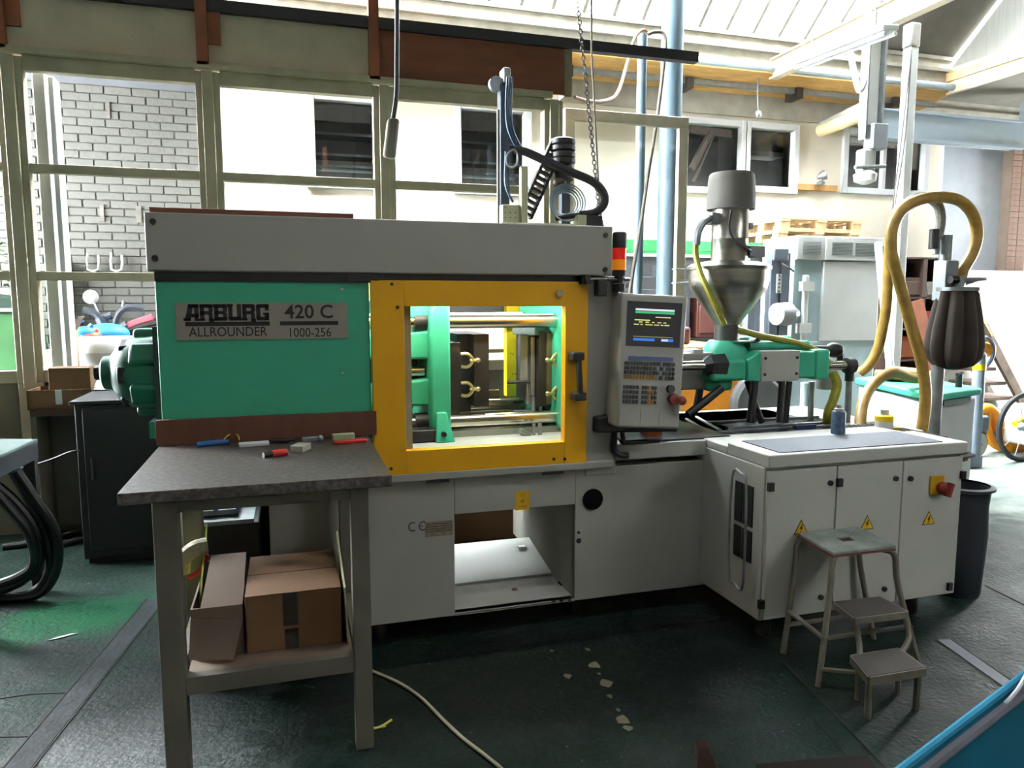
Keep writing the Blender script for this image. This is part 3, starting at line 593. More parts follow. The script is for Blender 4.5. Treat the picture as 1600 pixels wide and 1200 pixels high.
B().box(.2, px0 - .01, .2, .3, .86, .915).build('slide_block', BLACK, MC, bev=.006)
B().obox((px0 - .11, .4, .99), (.03, .04, .1), ry=.3).build('lever', BLACK, MC)
# fixed platen
fx = at(876, 600, Y=.26).x
B().xz([(fx, .87), (fx + .16, .87), (fx + .16, 1.5), (fx, 1.5)], .22, .95).build('fixed_platen', TEALB, MC, bev=.02)
# mould halves
MOLD = M('mould_steel', '35302b', .4, metal=.6, var=.25, scale=12)
ma, mb_, mc_, md_ = px1 + .006, at(720, 560, Y=.38).x, at(745, 560, Y=.38).x, at(765, 560, Y=.38).x
m1 = B().box(ma, mb_, .40, .80, .95, 1.30).build('mould_half', MOLD, MC, bev=.003)
B().box(mb_, mb_ + .012, .42, .78, .98, 1.3).box(mb_, mc_ - .01, .46, .76, .95, 1.34).build('mould_core_block', BLACK, m1, bev=.003)
B().box(mc_ - .012, md_, .39, .80, .985, 1.34).build('mould_plate', MOLD, m1, bev=.003)
m2x = at(843, 560, Y=.40).x
m2 = B().box(m2x, fx, .40, .80, .97, 1.35).build('mould_half', MOLD, MC, bev=.003)
B().box(m2x + .035, m2x + .06, .385, .41, .98, 1.34).build('mould_strip', M('brass_strip', '6f6248', .4, metal=.7), m2)
# lifting shackles / hose couplings
BRASS = M('pale_brass', 'c8bd86', .3, metal=.9, var=.1)
def shackle(px, py, s=1, y=.37, par_=None):
    c = at(px, py, Y=y)
    return B().tube([c + Vector((-.02 * s, 0, .03)), c + Vector((.012 * s, -.01, .03)), c + Vector((.035 * s, -.012, .0)), c + Vector((.012 * s, -.01, -.03)), c + Vector((-.02 * s, 0, -.03))], .008, n=8).cyl(c + Vector((.02 * s, -.01, 0)), c + Vector((.06 * s, -.012, 0)), .009, n=8).sph(c + Vector((.06 * s, -.012, 0)), .013, n=8, m=6).build('shackle', BRASS, par_)
for y in (563, 608): shackle(727, y, 1, .37, m1)
for y in (562, 614): shackle(872, y, -1, .33, m2)
# robot gripper profile hanging in the mould space
gx = at(826, 560, Y=.5).x
gr = B()
for dx in (0, .035, .062): gr.box(gx + dx, gx + dx + .022, .46, .5, 1.02, 1.32)
gr.box(gx - .01, gx + .09, .5, .53, .97, 1.36)
gr = gr.build('gripper_profile', ALU, MC, bev=.003)
B().box(gx - .05, gx - .012, .48, .52, 1.08, 1.33).build('gripper_plate', GALV, gr)
B().obox((gx + .03, .5, 1.355), (.16, .16, .05), rz=.5).build('gripper_head', GALV, gr, bev=.004)
B().cyl((gx + .02, .48, .93), (gx + .02, .48, 1.03), .012, n=8).cyl((gx + .06, .48, .93), (gx + .06, .48, 1.03), .012, n=8).box(gx - .07, gx + .12, .42, .54, .92, .935).build('gripper_foot', GALV, gr)
B().cyl((gx - .12, .48, 1.09), (gx, .48, 1.09), .009, n=8).build('gripper_pin', BLACK, gr)
# bed under the mould, rear guard
B().box(.2, 1.34, .04, .30, .80, .855).build('bed_cover', M('bed_white', 'b9beb8', .35, var=.1), MC)
B().box(.2, 1.34, .30, .9, .80, .85).build('bed_plate', M('oily_bed', '8a908a', .2, metal=.5, var=.2), MC)
B().box(.2, 1.34, .30, .36, .85, .885).build('bed_rail', M('oily_bed', '8a908a', .2, metal=.5, var=.2), MC)
c = at(828, 672, Y=.25)
B().cyl(c + Vector((-.05, 0, .0)), c + Vector((.0, 0, -.03)), .016, n=8).cyl(c + Vector((.02, 0, -.04)), c + Vector((.02, 0, .03)), .009, n=8).cyl(c + Vector((.05, 0, -.04)), c + Vector((.05, 0, .03)), .011, n=8).box(c.x, c.x + .08, c.y - .03, c.y + .03, c.z - .045, c.z - .035).build('coolant_fitting', GALV, MC)
rg = B().box(.2, 1.34, 1.06, 1.09, 1.36, 1.50).box(.2, .30, 1.06, 1.09, .88, 1.36).build('rear_guard', M('rear_guard_grey', '4a505a', .5), MC)
B().box(.2, 1.34, 1.05, 1.1, 1.52, 1.60).build('rear_guard_rail', YELB, rg)
yx0, yx1 = at(790, 560, Y=1.0).x, at(818, 560, Y=1.0).x
B().box(yx0, yx1, .98, 1.04, .95, 1.5).build('yellow_post', YELB, rg, bev=.004)
B().box(.2, yx0 - .02, 1.06, 1.09, .88, .98).box(.2, 1.34, 1.06, 1.09, 1.2, 1.22).build('rear_rail', M('brass_strip', '6f6248', .4), rg)
for k in range(9): B().sph((yx0 + random.uniform(.01, .09), .98, random.uniform(1.0, 1.25)), .004, n=6, m=4).build('bolt', DSTEEL, rg)
# clamp drive at the left end: ribbed teal motor housing -----------------------
mo = at(160, 582, Y=.42); mx, mz = mo.x, mo.z
TEALD = M('dark_teal_casting', '1c5a49', .45, var=.1)
dm = B().lathe((XL + .03, .42, mz), [(.17, 0), (.17, .06), (.165, .13), (.15, .19), (.12, .23), (.085, .25), (.085, .255)], n=32, axis=(-1, 0, 0)).build('drive_housing', TEALD, MC, bev=.002)
B().lathe((XL - .22, .42, mz), [(.075, 0), (.07, .04), (.05, .05)], n=20, axis=(-1, 0, 0)).build('hub', TEALD, dm)
B().lathe((XL - .265, .42, mz), [(.032, 0), (.032, .03)], n=8, axis=(-1, 0, 0)).build('shaft_nut', BLACK, dm)
for k in range(6):
    a = math.pi / 6 + k * math.pi / 3; dirv = Vector((0, math.cos(a), math.sin(a)))
    c = Vector((XL - .07, .42, mz)) + dirv * .165
    B().obox(c, (.13, .10, .045), rx=a - math.pi / 2).build('rib_lug', TEALD, dm, bev=.016)
    a2 = a + math.pi / 6; c2 = Vector((XL - .14, .42, mz)) + Vector((0, math.cos(a2), math.sin(a2))) * .135
    B().obox(c2, (.09, .07, .03), rx=a2 - math.pi / 2).build('vent_slot', BLACK, dm, bev=.01)
B().box(XL - .06, XL + .02, .2, .64, mz - .26, mz - .19).build('motor_foot', TEALD, dm)
B().box(XL - .03, XL + .02, .2, .66, mz - .2, mz + .2).build('motor_flange', BLACK, dm)
# injection-side ledge ------------------------------------------------------------
lg = B().box(1.44, 2.08, -.01, .10, .762, .835).box(1.44, 2.0, .1, 1.05, .735, .80).build('ledge', GREY2, MC, bev=.005)
p = at(960, 690, Y=-.02)
B().tube([(p.x - .0, -.02, p.z + .1), (p.x, -.02, p.z + .02), (p.x, -.02, p.z - .04), (p.x + .03, -.02, p.z - .065), (p.x + .07, -.02, p.z - .07)], .014, n=8).build('bent_hose', RUB, lg)
tp = B().box(1.5, 2.06, .012, .62, .8355, .846).build('drip_tray', M('black_tray', '222426', .3), MC, bev=.004)
fr = B().tube([at(972, 672, Y=.02), at(974, 685, Y=.02), at(982, 691, Y=.02), at(1100, 683, Y=.08), at(1113, 680, Y=.12)], .012, n=8, k=4).build('tray_rail', DSTEEL, tp)
B().tube([at(1113, 680, Y=.12), at(1073, 655, Y=.6)], .009, n=8).tube([at(1125, 672, Y=.3), at(1088, 652, Y=.8)], .009, n=8).build('tray_rail', GALV, tp)
# control terminal -------------------------------------------------------------------
Yt = -.16
f = [at(964, 668, Y=Yt), at(1061, 671, Y=Yt), at(1076, 463, Y=Yt + .06), at(973, 458, Y=Yt + .06)]
dv = Vector((-.0, .13, 0))
ct = B().hexa([f[0], f[1], f[1] + dv, f[0] + dv, f[3], f[2], f[2] + dv * .9, f[3] + dv * .9]).build('control_terminal', GREY, MC, bev=.012)
def tq(u, v, o=0):       # point on the terminal face, u right, v up
    a = f[0].lerp(f[1], u); b = f[3].lerp(f[2], u); n = (f[1] - f[0]).cross(f[3] - f[0]).normalized()
    return a.lerp(b, v) + n * o
def tquad(u0, u1, v0, v1, o=.004, base=0): 
    return B().hexa([tq(u0, v0, base), tq(u1, v0, base), tq(u1, v0, o), tq(u0, v0, o), tq(u0, v1, base), tq(u1, v1, base), tq(u1, v1, o), tq(u0, v1, o)])
nrm = (f[1] - f[0]).cross(f[3] - f[0]).normalized()
scr = tquad(.075, .91, .61, .945, .002).build('screen', M('screen_dark', '0c0d15', .3, emis=.25, var=.05), ct)
def scrq(name, u0, u1, v0, v1, mat): 
    U = lambda u: .075 + u * .835; V = lambda v: .61 + v * .335
    return tquad(U(u0), U(u1), V(v0), V(v1), .0035, .002).build(name, mat, ct)
def EM(n, c, e=1.0): return M(n, c, .4, emis=e, var=.02)
scrq('screen_bar', .15, .86, .80, .84, EM('screen_white', 'c9ccd6')); scrq('screen_bar', .15, .86, .735, .785, EM('screen_green', '2f9c5e'))
scrq('screen_bar', .13, .52, .125, .18, EM('screen_blue', '2f62c4')); scrq('screen_bar', .64, .87, .125, .18, EM('screen_blue', '2f62c4')); scrq('screen_bar', .65, .77, .13, .175, EM('screen_white', 'c9ccd6'))
scrq('screen_bar', .13, .86, .21, .225, EM('screen_olive', '7c7a52'))
for (u0, u1, v) in ((.52, .8, .65), (.14, .42, .575), (.22, .28, .53), (.34, .40, .53), (.46, .5, .53), (.56, .63, .53), (.67, .72, .53), (.13, .22, .475), (.25, .29, .475), (.34, .47, .475), (.5, .59, .475), (.62, .67, .475), (.69, .78, .475)):
    scrq('screen_text', u0, u1, v, v + .022, EM('screen_text', 'c3c27e'))
KEY = M('dark_keys', '26272b', .5); ks = B(); ko = B()
tquad(.13, .82, .505, .535, .003).build('key_legend_strip', M('legend_blue', '3c4a7a', .5), ct)
kwm = B()
for r in range(4):
    for c in range(17):
        u = .07 + c * .05; v = .468 - r * .034
        if u > .86: continue
        t_ = ko if (r == 3 and c < 10) else kwm if (c in (10, 11, 12) and (r + c) % 2) else ks
        if r == 3 and c == 16: t_ = ko
        for q_ in [tquad(u, u + .034, v, v + .026, .005)]: t_.add(q_.v, q_.f)
for r in range(4):
    for g0, n_ in ((.07, 5), (.36, 5)):
        for c in range(n_):
            u = g0 + c * .05; v = .29 - r * .036
            t_ = ko if g0 > .2 and c in (2,) or (g0 > .2 and c == 3 and r in (1, 3)) else ks
            for q_ in [tquad(u, u + .034, v, v + .026, .005)]: t_.add(q_.v, q_.f)
o = ks.build('dark_keys', KEY, ct); o['kind'] = 'stuff'
o = ko.build('amber_keys', M('amber_keys', '9a6a24', .5), ct); o['kind'] = 'stuff'
o = kwm.build('pale_keys', M('pale_keys', '8d8d90', .5), ct); o['kind'] = 'stuff'
c = tq(.80, .30); B().cyl(c, c + nrm * .018, .018, n=18).build('dark_knob', M('knob_dark', '2a2c36', .4), ct)
c = tq(.68, .30); B().obox(c + nrm * .002, (.022, .004, .022), ry=.78).build('key_switch', M('pale_keys', '8d8d90', .5), ct)
c = tq(.82, .225); B().lathe(c, [(.016, 0), (.016, .02), (.026, .026), (.024, .042), (.0, .046)], n=20, axis=nrm).build('red_stop_button', M('red_button', '6e1c10', .4), ct)
c = tq(.96, .215); B().lathe(c, [(.012, 0), (.02, .02), (.02, .035), (0, .04)], n=16, axis=nrm).build('red_knob', M('red_button', '6e1c10', .4), ct)
for u in (.36, .66): tquad(u - .002, u + .002, .02, .14, .001).build('face_seam', M('seam_grey', '55544e', .7), ct)
B().hexa([f[0] + Vector((-.05, .1, -.04)), f[1] + Vector((.05, .1, -.03)), f[1] + Vector((.05, .25, -.03)), f[0] + Vector((-.05, .25, -.04)), f[0] + Vector((-.05, .10, .03)), f[1] + Vector((.05, .10, .1)), f[1] + Vector((.05, .25, .1)), f[0] + Vector((-.05, .25, .03))]).build('terminal_bracket', BLACK, ct, bev=.008)
p = at(1010, 672, Y=.15); B().box(p.x - .01, p.x + .07, .12, .2, p.z - .04, p.z + .03).build('orange_block', M('orange_block', 'b8551c', .5), MC)
# control cabinet under the terminal side ----------------------------------------------
cx0, cx1, cy0, cz0, cz1 = 1.905, 2.965, -.49, .125, .80
cb = B().box(cx0, cx1, cy0 + .012, 1.0, cz0, cz1).build('control_cabinet', GREY2, MC, bev=.004)
xs_ = [cx0 + .006, at(1308, 723, Y=cy0).x, at(1411, 715, Y=cy0).x, cx1 - .004]
for i in range(3):
    B().box(xs_[i] + .003, xs_[i + 1] - .003, cy0 - .006, cy0 + .014, cz0 + .01, cz1 - .012).build('cabinet_door', GREY2, cb, bev=.003)
for x, y in ((1295, 754), (1397, 747), (1420, 747), (1280, 932), (1379, 919), (1402, 918)):
    p = at(x, y, Y=cy0); B().cyl((p.x, cy0 - .016, p.z), (p.x, cy0 - .004, p.z), .012, n=14).build('lock', BLACK, cb)
for x, y in ((1202, 760), (1309, 753), (1501, 741), (1187, 943), (1293, 935), (1480, 915)):
    p = at(x, y, Y=cy0); B().box(p.x - .012, p.x + .012, cy0 - .02, cy0, p.z - .018, p.z + .018).build('hinge', BLACK, cb)
for x, y in ((1250, 823), (1353, 816), (1449, 809)):
    p = at(x, y, Y=cy0); s = .036; yy = cy0 - .0065
    B().xz([(p.x - s, p.z - s * .85), (p.x + s, p.z - s * .85), (p.x, p.z + s * .95)], yy - .0012, yy).build('warning_triangle', M('triangle_black', '1a1712', .5), cb)
    B().xz([(p.x - s * .84, p.z - s * .75), (p.x + s * .84, p.z - s * .75), (p.x, p.z + s * .77)], yy - .002, yy - .001).build('warning_triangle', M('triangle_yellow', 'd3a514', .45), cb)
    B().xz([(p.x + .004, p.z + .014), (p.x - .008, p.z - .006), (p.x, p.z - .006), (p.x - .005, p.z - .024), (p.x + .008, p.z), (p.x + .001, p.z), (p.x + .008, p.z + .014)], yy - .003, yy - .0018).build('lightning_bolt', INK, cb)
p = at(1461, 757, Y=cy0)
B().box(p.x - .04, p.x + .04, cy0 - .014, cy0 - .005, p.z - .045, p.z + .045).build('switch_plate', M('label_yellow', 'c79a14', .5), cb, bev=.004)
c = Vector((p.x + .02, cy0 - .014, p.z - .012)); B().lathe(c, [(.03, 0), (.03, .02), (.02, .025), (.02, .04), (0, .042)], n=16, axis=(0, -1, 0)).obox(c + Vector((0, -.045, 0)), (.018, .03, .065), ry=.3).build('main_switch', M('red_switch', '7c1712', .4), cb, bev=.003)
ld = B().box(cx0 + .005, cx1 + .012, cy0 - .012, cy0 + .3, cz1, .857).box(cx0 + .005, cx1 + .012, cy0 + .3, .06, cz1, .84).build('cabinet_lid', GREY2, cb, bev=.006)
B().box(1.985, 2.86, cy0 + .02, cy0 + .298, .857, .861).build('ribbed_mat', M('grey_mat', '585b62', .7, var=.25, scale=160, bump=.3, bscale=300), cb)
# vent with wire handle on the cabinet side
for (y0, y1, z0, z1) in ((-.43, -.36, .52, .70), (-.35, -.30, .52, .70), (-.43, -.36, .36, .5), (-.35, -.30, .36, .5)):
    B().box(cx0 - .006, cx0 + .004, y0 + .02, y1 + .02, z0, z1).build('vent_slot', BLACK, cb)
B().tube([(cx0 - .045, -.42, .28), (cx0 - .045, -.42, .70), (cx0 - .045, -.38, .755), (cx0 - .045, -.31, .72), (cx0 - .045, -.31, .30), (cx0 - .045, -.36, .255)], .006, n=7, k=4, closed=True).build('wire_handle', GALV, cb)
# back part: ribbed trays on the bed behind the cabinet
bt = B().box(2.0, 3.3, .06, 1.05, .62, .80).build('rear_bed', GREY2, MC, bev=.005)
RB = M('rib_cover', '3f4a4c', .3, var=.2)
for (xa, xb, ya, yb) in ((2.18, 2.92, .14, .26), (2.3, 3.0, .36, .55)):
    B().box(xa, xb, ya, yb, .80, .812).build('tray_sheet', glassM('sheet_gloss', (.5, .55, .55), .45, .12), bt)
    B().box(xa - .04, xb + .02, ya - .02, ya, .80, .822).box(xa - .04, xb + .02, yb, yb + .012, .80, .82).build('tray_edge', GALV, bt)
for k in range(10): B().box(2.95 + k * .03, 2.962 + k * .03, -.16, .3, .80, .806).build('grille_bar', DSTEEL, bt)
B().obox(at(1257, 667, Z=.83), (.13, .03, .022), rz=.05).build('blue_pen_case', M('navy', '1d2a55', .4), None)
tag(bpy.data.objects['blue_pen_case'], 'small navy blue case lying on the glossy tray behind the cabinet', 'case')
# injection unit --------------------------------------------------------------------------
YI = .5
iu = B().box(1.46, 2.26, YI - .06, YI + .2, 1.02, 1.22).build('barrel_cover', M('barrel_grey', '8f8e86', .45), MC, bev=.01)
a = at(1062, 572, Y=YI - .12); B().cyl((1.4, YI - .12, a.z), (2.2, YI - .12, a.z), .026, n=18).cyl((1.4, YI + .32, a.z), (2.2, YI + .32, a.z), .026, n=18).build('guide_rod', STEEL, iu)
B().lathe((2.12, YI - .12, a.z), [(.03, 0), (.06, .03), (.065, .12), (.05, .13)], n=6, axis=(1, 0, 0)).build('rod_nut', BLACK, iu)
x0_, x1_, x2_, x3_, x4_ = at(1113, 570, Y=YI - .16).x, at(1168, 570, Y=YI - .16).x, at(1186, 570, Y=YI - .16).x, at(1245, 570, Y=YI - .16).x, at(1286, 570, Y=YI - .16).x
za, zb = at(1140, 596, Y=YI - .16).z, at(1140, 562, Y=YI - .16).z
ib = B().box(x0_, x1_, YI - .16, YI + .34, za, zb).box(x0_ + .02, x1_ - .04, YI - .1, YI + .3, za - .06, za).build('injection_block', TEALB, MC, bev=.02)
B().lathe((2.33, YI, zb - .005), [(.13, 0), (.125, .05), (.1, .09), (.09, .1)], n=24).build('hopper_flange', TEALB, ib)
B().box(x0_ - .05, x0_ + .01, YI - .05, YI + .05, zb - .0, zb + .05).build('feed_cover', GREY2, ib)
zt = at(1210, 548, Y=YI - .18).z; zb2 = at(1210, 596, Y=YI - .18).z
B().hexa([(x1_, YI - .16, za + .0), (x2_, YI - .18, zb2), (x2_, YI + .34, zb2), (x1_, YI + .34, za), (x1_, YI - .16, zb), (x2_, YI - .18, zt), (x2_, YI + .34, zt), (x1_, YI + .34, zb)]).build('shoulder', TEALB, ib, bev=.008)
B().box(x2_, x3_, YI - .185, YI + .34, zb2, zt).build('screw_housing', GREY2, ib, bev=.004)
for x in (x2_ + .02, x3_ - .02):
    for z in (zb2 + .04, zt - .04): B().cyl((x, YI - .19, z), (x, YI - .18, z), .008, n=8).build('bolt', DSTEEL, ib)
B().box(x3_, x4_, YI - .17, YI + .34, zb2 + .01, zt - .01).build('end_block', TEALB, ib, bev=.012)
B().box(x3_ + .11, x4_ + .03, YI - .18, YI + .35, zb2 - .0, zt).build('end_flange', TEALB, ib, bev=.012)
B().cyl((x2_ - .02, YI - .08, zt + .02), (x4_ - .05, YI - .08, zt + .02), .028, n=14).cyl((x2_ - .02, YI + .15, zt + .03), (x4_, YI + .15, zt + .03), .035, n=14).build('hydraulic_cylinder', TEALB, ib)
p, q = at(1290, 572, Y=YI - .1), at(1328, 572, Y=YI - .1)
B().cyl((p.x, YI - .1, p.z), (q.x - .02, YI - .1, p.z), .028, n=16).build('piston_rod', STEEL, ib)
B().cyl((q.x - .03, YI - .1, p.z), (q.x + .02, YI - .1, p.z), .045, n=16).cyl((q.x, YI - .1, p.z - .09), (q.x, YI - .1, p.z), .025, n=12).build('rod_end', BLACK, ib)
B().cyl((q.x, YI - .1, .8), (q.x, YI - .1, p.z - .08), .018, n=12).build('support_rod', GALV, ib)
c = at(1303, 547, Y=YI); B().sph(c, .045, sc=(1.4, 1, 1)).tube([c + Vector((-.15, 0, .01)), c, c + Vector((.05, 0, -.05)), c + Vector((.02, 0, -.09))], .022, n=8).build('valve', BLACK, ib)
# legs / cylinders under the injection block
for (ax, ay, bx, by, r, yy) in ((1168, 596, 1190, 660, .018, .42), (1180, 596, 1172, 660, .022, .35), (1222, 596, 1217, 660, .018, .4), (1233, 596, 1227, 660, .018, .45), (1128, 606, 1075, 648, .022, .35), (1095, 600, 1088, 640, .022, .6)):
    p, q = at(ax, ay, Y=yy), at(bx, by, Y=yy); q.z = max(q.z, .805) ; B().cyl(q, p, r, n=10).build('support_strut', BLACK, ib)
p, q = at(1268, 596, Y=.55), at(1266, 655, Y=.55); B().cyl(p, q, .018, n=10).build('support_rod', GALV, ib)
B().lathe((at(1290, 600, Y=.55).x, .55, .98), [(.05, 0), (.055, .1), (.04, .16)], n=14).build('filter_bowl', ALU, ib)
# yellow-green hoses of the injection unit
YH = M('yellow_green_hose', '8f8a2a', .5, var=.2, scale=30)
B().tube([at(1152, 515, Y=YI - .05), at(1190, 525, Y=YI - .1), at(1240, 535, Y=YI - .1), at(1275, 548, Y=YI - .1), at(1295, 566, Y=YI - .1)], .018, n=8).build('air_hose', YH, ib)
B().tube([at(1301, 582, Y=YI - .15), at(1308, 600, Y=YI - .18), at(1302, 625, Y=YI - .2), at(1294, 645, Y=YI - .2), at(1293, 662, Y=YI - .15)], .026, n=10).build('drain_hose', YH, ib)
# machine feet
for x, y in ((.35, .12), (1.3, .12), (1.85, .2), (.35, .9), (1.85, .9), (2.02, -.35), (2.85, -.35), (2.85, .8)):
    B().cyl((x, y, 0), (x, y, .13), .035, n=14).build('machine_foot', DSTEEL, MC)
B().box(-.48, -.1, .6, 1.0, 0, .92).build('rear_plinth', BLACK, MC)
B().box(-.48, -.455, .03, 1.0, .02, .92).build('left_skirt', GREY, MC)  # grey side panel, added to keep window light off the table shelf
wl_ = B().cyl((.35, .13, 1.59), (1.25, .13, 1.59), .013, n=12).build('added_light_tube', M('warm_tube', 'fffaf0', .4, emis=ADDED_TUBE, var=0), MC)  # added tube, hidden by the guard frame, brightens the mould space
B().box(.33, 1.27, .10, .16, 1.603, 1.611).build('added_light_base', WHITE, MC)
# ================================================================== MATERIAL HOPPER + LOADER on the injection unit
HX, HY = 2.335, .5
def hz(y): return at(1137, y, Y=HY).z
hp = T('material_hopper', 'stainless cone hopper with a grey-capped suction loader on top', 'hopper', (HX, HY, hz(530)))
B().lathe((HX, HY, 0), [(.068, hz(536)), (.068, hz(507)), (.06, hz(507))], n=28).build('neck', M('dark_neck', '3a3836', .5), hp)
B().lathe((HX, HY, 0), [(.065, hz(507)), (.205, hz(452)), (.215, hz(440)), (.215, hz(420))], n=40).build('cone', STAIN, hp)
B().lathe((HX, HY, 0), [(.225, hz(422)), (.228, hz(417)), (.2, hz(412)), (.12, hz(408))], n=40).build('lid', STAIN, hp)
B().lathe((HX, HY, 0), [(.098, hz(410)), (.098, hz(375)), (.1, hz(374)), (.098, hz(373)), (.098, hz(326)), (.09, hz(326))], n=32).build('loader_tube', STAIN, hp)
B().lathe((HX, HY, 0), [(.128, hz(328)), (.13, hz(322)), (.125, hz(285)), (.12, hz(274)), (.112, hz(271)), (0, hz(270))], n=36).build('motor_cap', M('grey_plastic_cap', '5b5953', .7, var=.1), hp)
p = at(1155, 465, Y=HY - .2); q = at(1169, 452, Y=HY - .2)
B().beam(at(1160, 478, Y=HY - .115), at(1172, 458, Y=HY - .155), .016, .012, up=(0, 1, 0)).build('sight_slot', BLACK, hp, bev=.005)
B().box(HX - .14, HX - .09, HY - .04, HY + .03, hz(352), hz(334)).build('inlet_bracket', GALV, hp, bev=.006)
B().tube([(HX - .13, HY - .02, hz(342)), (HX - .2, HY - .05, hz(352)), (HX - .235, HY - .06, hz(368)), (HX - .24, HY - .06, hz(385))], .02, n=8).build('inlet_elbow', GALV, hp)
B().tube([(HX - .235, HY - .06, hz(370)), (HX - .245, HY - .06, hz(395)), (HX - .24, HY - .1, hz(425)), (HX - .21, HY - .14, hz(455)), (HX - .15, HY - .13, hz(480)), (HX - .08, HY - .1, hz(505))], .016, n=8).build('suction_hose', YH, hp)
B().tube([(HX - .06, HY - .1, hz(332)), (HX - .07, HY - .1, hz(360)), (HX - .04, HY - .12, hz(380)), (HX + .03, HY - .13, hz(391)), (HX + .1, HY - .06, hz(393))], .006, n=6).build('wire', RUB, hp)
B().box(HX + .09, HX + .19, HY - .06, HY + .04, hz(402), hz(384)).build('junction_box', GALV, hp, bev=.005)
B().box(HX + .095, HX + .12, HY - .04, HY + .0, hz(358), hz(348)).build('clip', GALV, hp)
B().lathe((HX + .05, HY - .05, hz(534)), [(.06, 0), (.09, .006), (.0, .012)], n=20).build('slide_plate', STAIN, hp)
B().lathe((HX + .13, HY - .05, hz(540)), [(.045, 0), (.045, .04), (.03, .045)], n=16, axis=(.3, -1, 0)).build('clamp_ring', BLACK, hp)
# ================================================================== ROBOT on the hood
AX = M('cream_profile', 'b9bb98', .5, var=.06)
def rp(x, y, Y=.35): return at(x, y, Y=Y)
rb = T('linear_robot', 'cream take-out robot with blue-hosed mast and black cable chains on the machine hood', 'robot', (1.2, .3, 1.83))
zt_ = 1.832
p0 = rp(778, 345)
B().box(p0.x - .02, 1.42, .22, .34, zt_, zt_ + .03).build('base_beam', AX, rb, bev=.004)
p, q = rp(779, 322), rp(806, 346); B().box(p.x, q.x, .28, .40, zt_ + .02, p.z).build('carriage_plate', AX, rb, bev=.004)
for k in range(10): B().sph((p.x + .012 + (k % 3) * .025, .279, zt_ + .035 + (k // 3) * .022), .003, n=6, m=4).build('bolt', DSTEEL, rb)
p, q = rp(806, 264), rp(813, 346); B().box(p.x, q.x + .01, .26, .3, zt_ + .02, p.z).build('upright_profile', AX, rb, bev=.003)
p, q = rp(783, 130), rp(799, 322)
B().box(p.x, q.x - .005, .36, .42, q.z - .03, p.z).build('mast', M('blue_grey_mast', '353f4c', .5, var=.1), rb, bev=.004)
p2 = rp(788, 105); B().box(p2.x - .005, p2.x + .03, .34, .42, rp(790, 130).z, p2.z).build('mast_head', GALV, rb, bev=.008)
B().cyl((p.x - .015, .37, rp(780, 118).z - .03), (p.x - .015, .40, rp(780, 118).z - .03), .035, n=14).build('pulley', GALV, rb)
p, q = rp(778, 172), rp(774, 345); B().box(p.x - .005, p.x + .006, .34, .355, zt_, p.z).build('side_rod', M('grey_timber2', '77756a', .6), rb)
BH = M('blue_air_hose', '2c4a66', .4, var=.15)
for k, dx in enumerate((0, .012, .024)):
    B().tube([rp(788, 125) + Vector((dx, -.05, 0)), rp(786, 170) + Vector((dx, -.05, 0)), rp(789, 205) + Vector((dx, -.05, 0)), rp(801, 232) + Vector((dx, -.05, 0))], .005, n=6).build('air_hose', BH, rb)
B().tube([rp(786, 240) + Vector((0, -.05, 0)), rp(785, 285) + Vector((0, -.05, 0)), rp(790, 305) + Vector((0, -.05, 0)), rp(797, 318) + Vector((0, -.05, 0))], .006, n=6).build('air_hose', BH, rb)
B().tube([rp(801, 234, .28), rp(792, 243, .28), rp(792, 256, .28), rp(800, 262, .28), rp(808, 254, .28), rp(808, 240, .28)], .005, n=6, closed=True).build('hose_loop', GALV, rb)
# drooping black cable sleeve
B().tube([rp(804, 234, .3), rp(820, 237, .28), rp(850, 250, .25), rp(890, 268, .22), rp(925, 283, .2), rp(942, 300, .2), rp(944, 318, .2), rp(930, 332, .22), rp(905, 336, .25)], .02, n=10).build('cable_sleeve', RUB, rb)
# cable chain rising diagonally: links
pA, pB = rp(820, 338, .42), rp(872, 222, .42); n_ = 13
dirv = (pB - pA) / n_
for k in range(n_):
    c = pA + dirv * (k + .5)
    ang = -math.atan2(dirv.x, dirv.z) 
    b = B()
    for s in (-.03, .03): b.obox(c + Vector((s * math.cos(ang), 0, s * math.sin(-ang) * -1)), (.014, .04, dirv.length * .9), ry=-ang)
    b.obox(c, (.06, .035, .012), ry=-ang)
    o = b.build('chain_link', BLACK, rb); o['kind'] = 'stuff'
B().lathe(rp(881, 285, .42), [(.03, 0), (.05, .01), (.05, .16), (.035, .17)], n=14).build('dark_actuator', BLACK, rb)
for y in (222, 232, 243, 252): c = rp(880, y, .4); B().lathe(c - Vector((0, 0, .016)), [(.05, 0), (.06, .006), (.06, .026), (.05, .032)], n=16).build('chain_drum', BLACK, rb)
B().box(rp(875, 255, .45).x, rp(888, 255, .45).x, .42, .46, zt_, rp(880, 255, .42).z).build('actuator_post', M('blue_grey_mast', '353f4c', .5), rb)
B().sph(rp(874, 286, .36), .035, sc=(1, .8, .7)).build('cable_gland', M('dark_brown_gland', '3b2b24', .5), rb)
cc = rp(882, 318, .3)
for k in range(5):
    r = .055 + k * .009
    B().tube([cc + Vector((math.cos(t) * r, -.01 * k, math.sin(t) * r * .95)) for t in [i * math.pi / 4 + k * .3 for i in range(8)]], .004, n=6, closed=True).build('cable_coil', M('pale_blue_cable', '86a7b5', .5) if k % 2 else GALV, rb)
p, q = rp(863, 338, .3), rp(899, 352, .3); 
p, q = rp(909, 338, .26), rp(934, 355, .26); B().box(p.x, q.x, .2, .3, zt_ + .0, p.z).build('valve_box', BLACK, rb, bev=.006)
B().box(p.x - .04, p.x, .2, .3, zt_, p.z).build('end_plate', AX, rb)
B().tube([rp(905, 336, .25), rp(885, 338, .26), rp(868, 342, .28)], .012, n=8).build('cable_tail', RUB, rb)
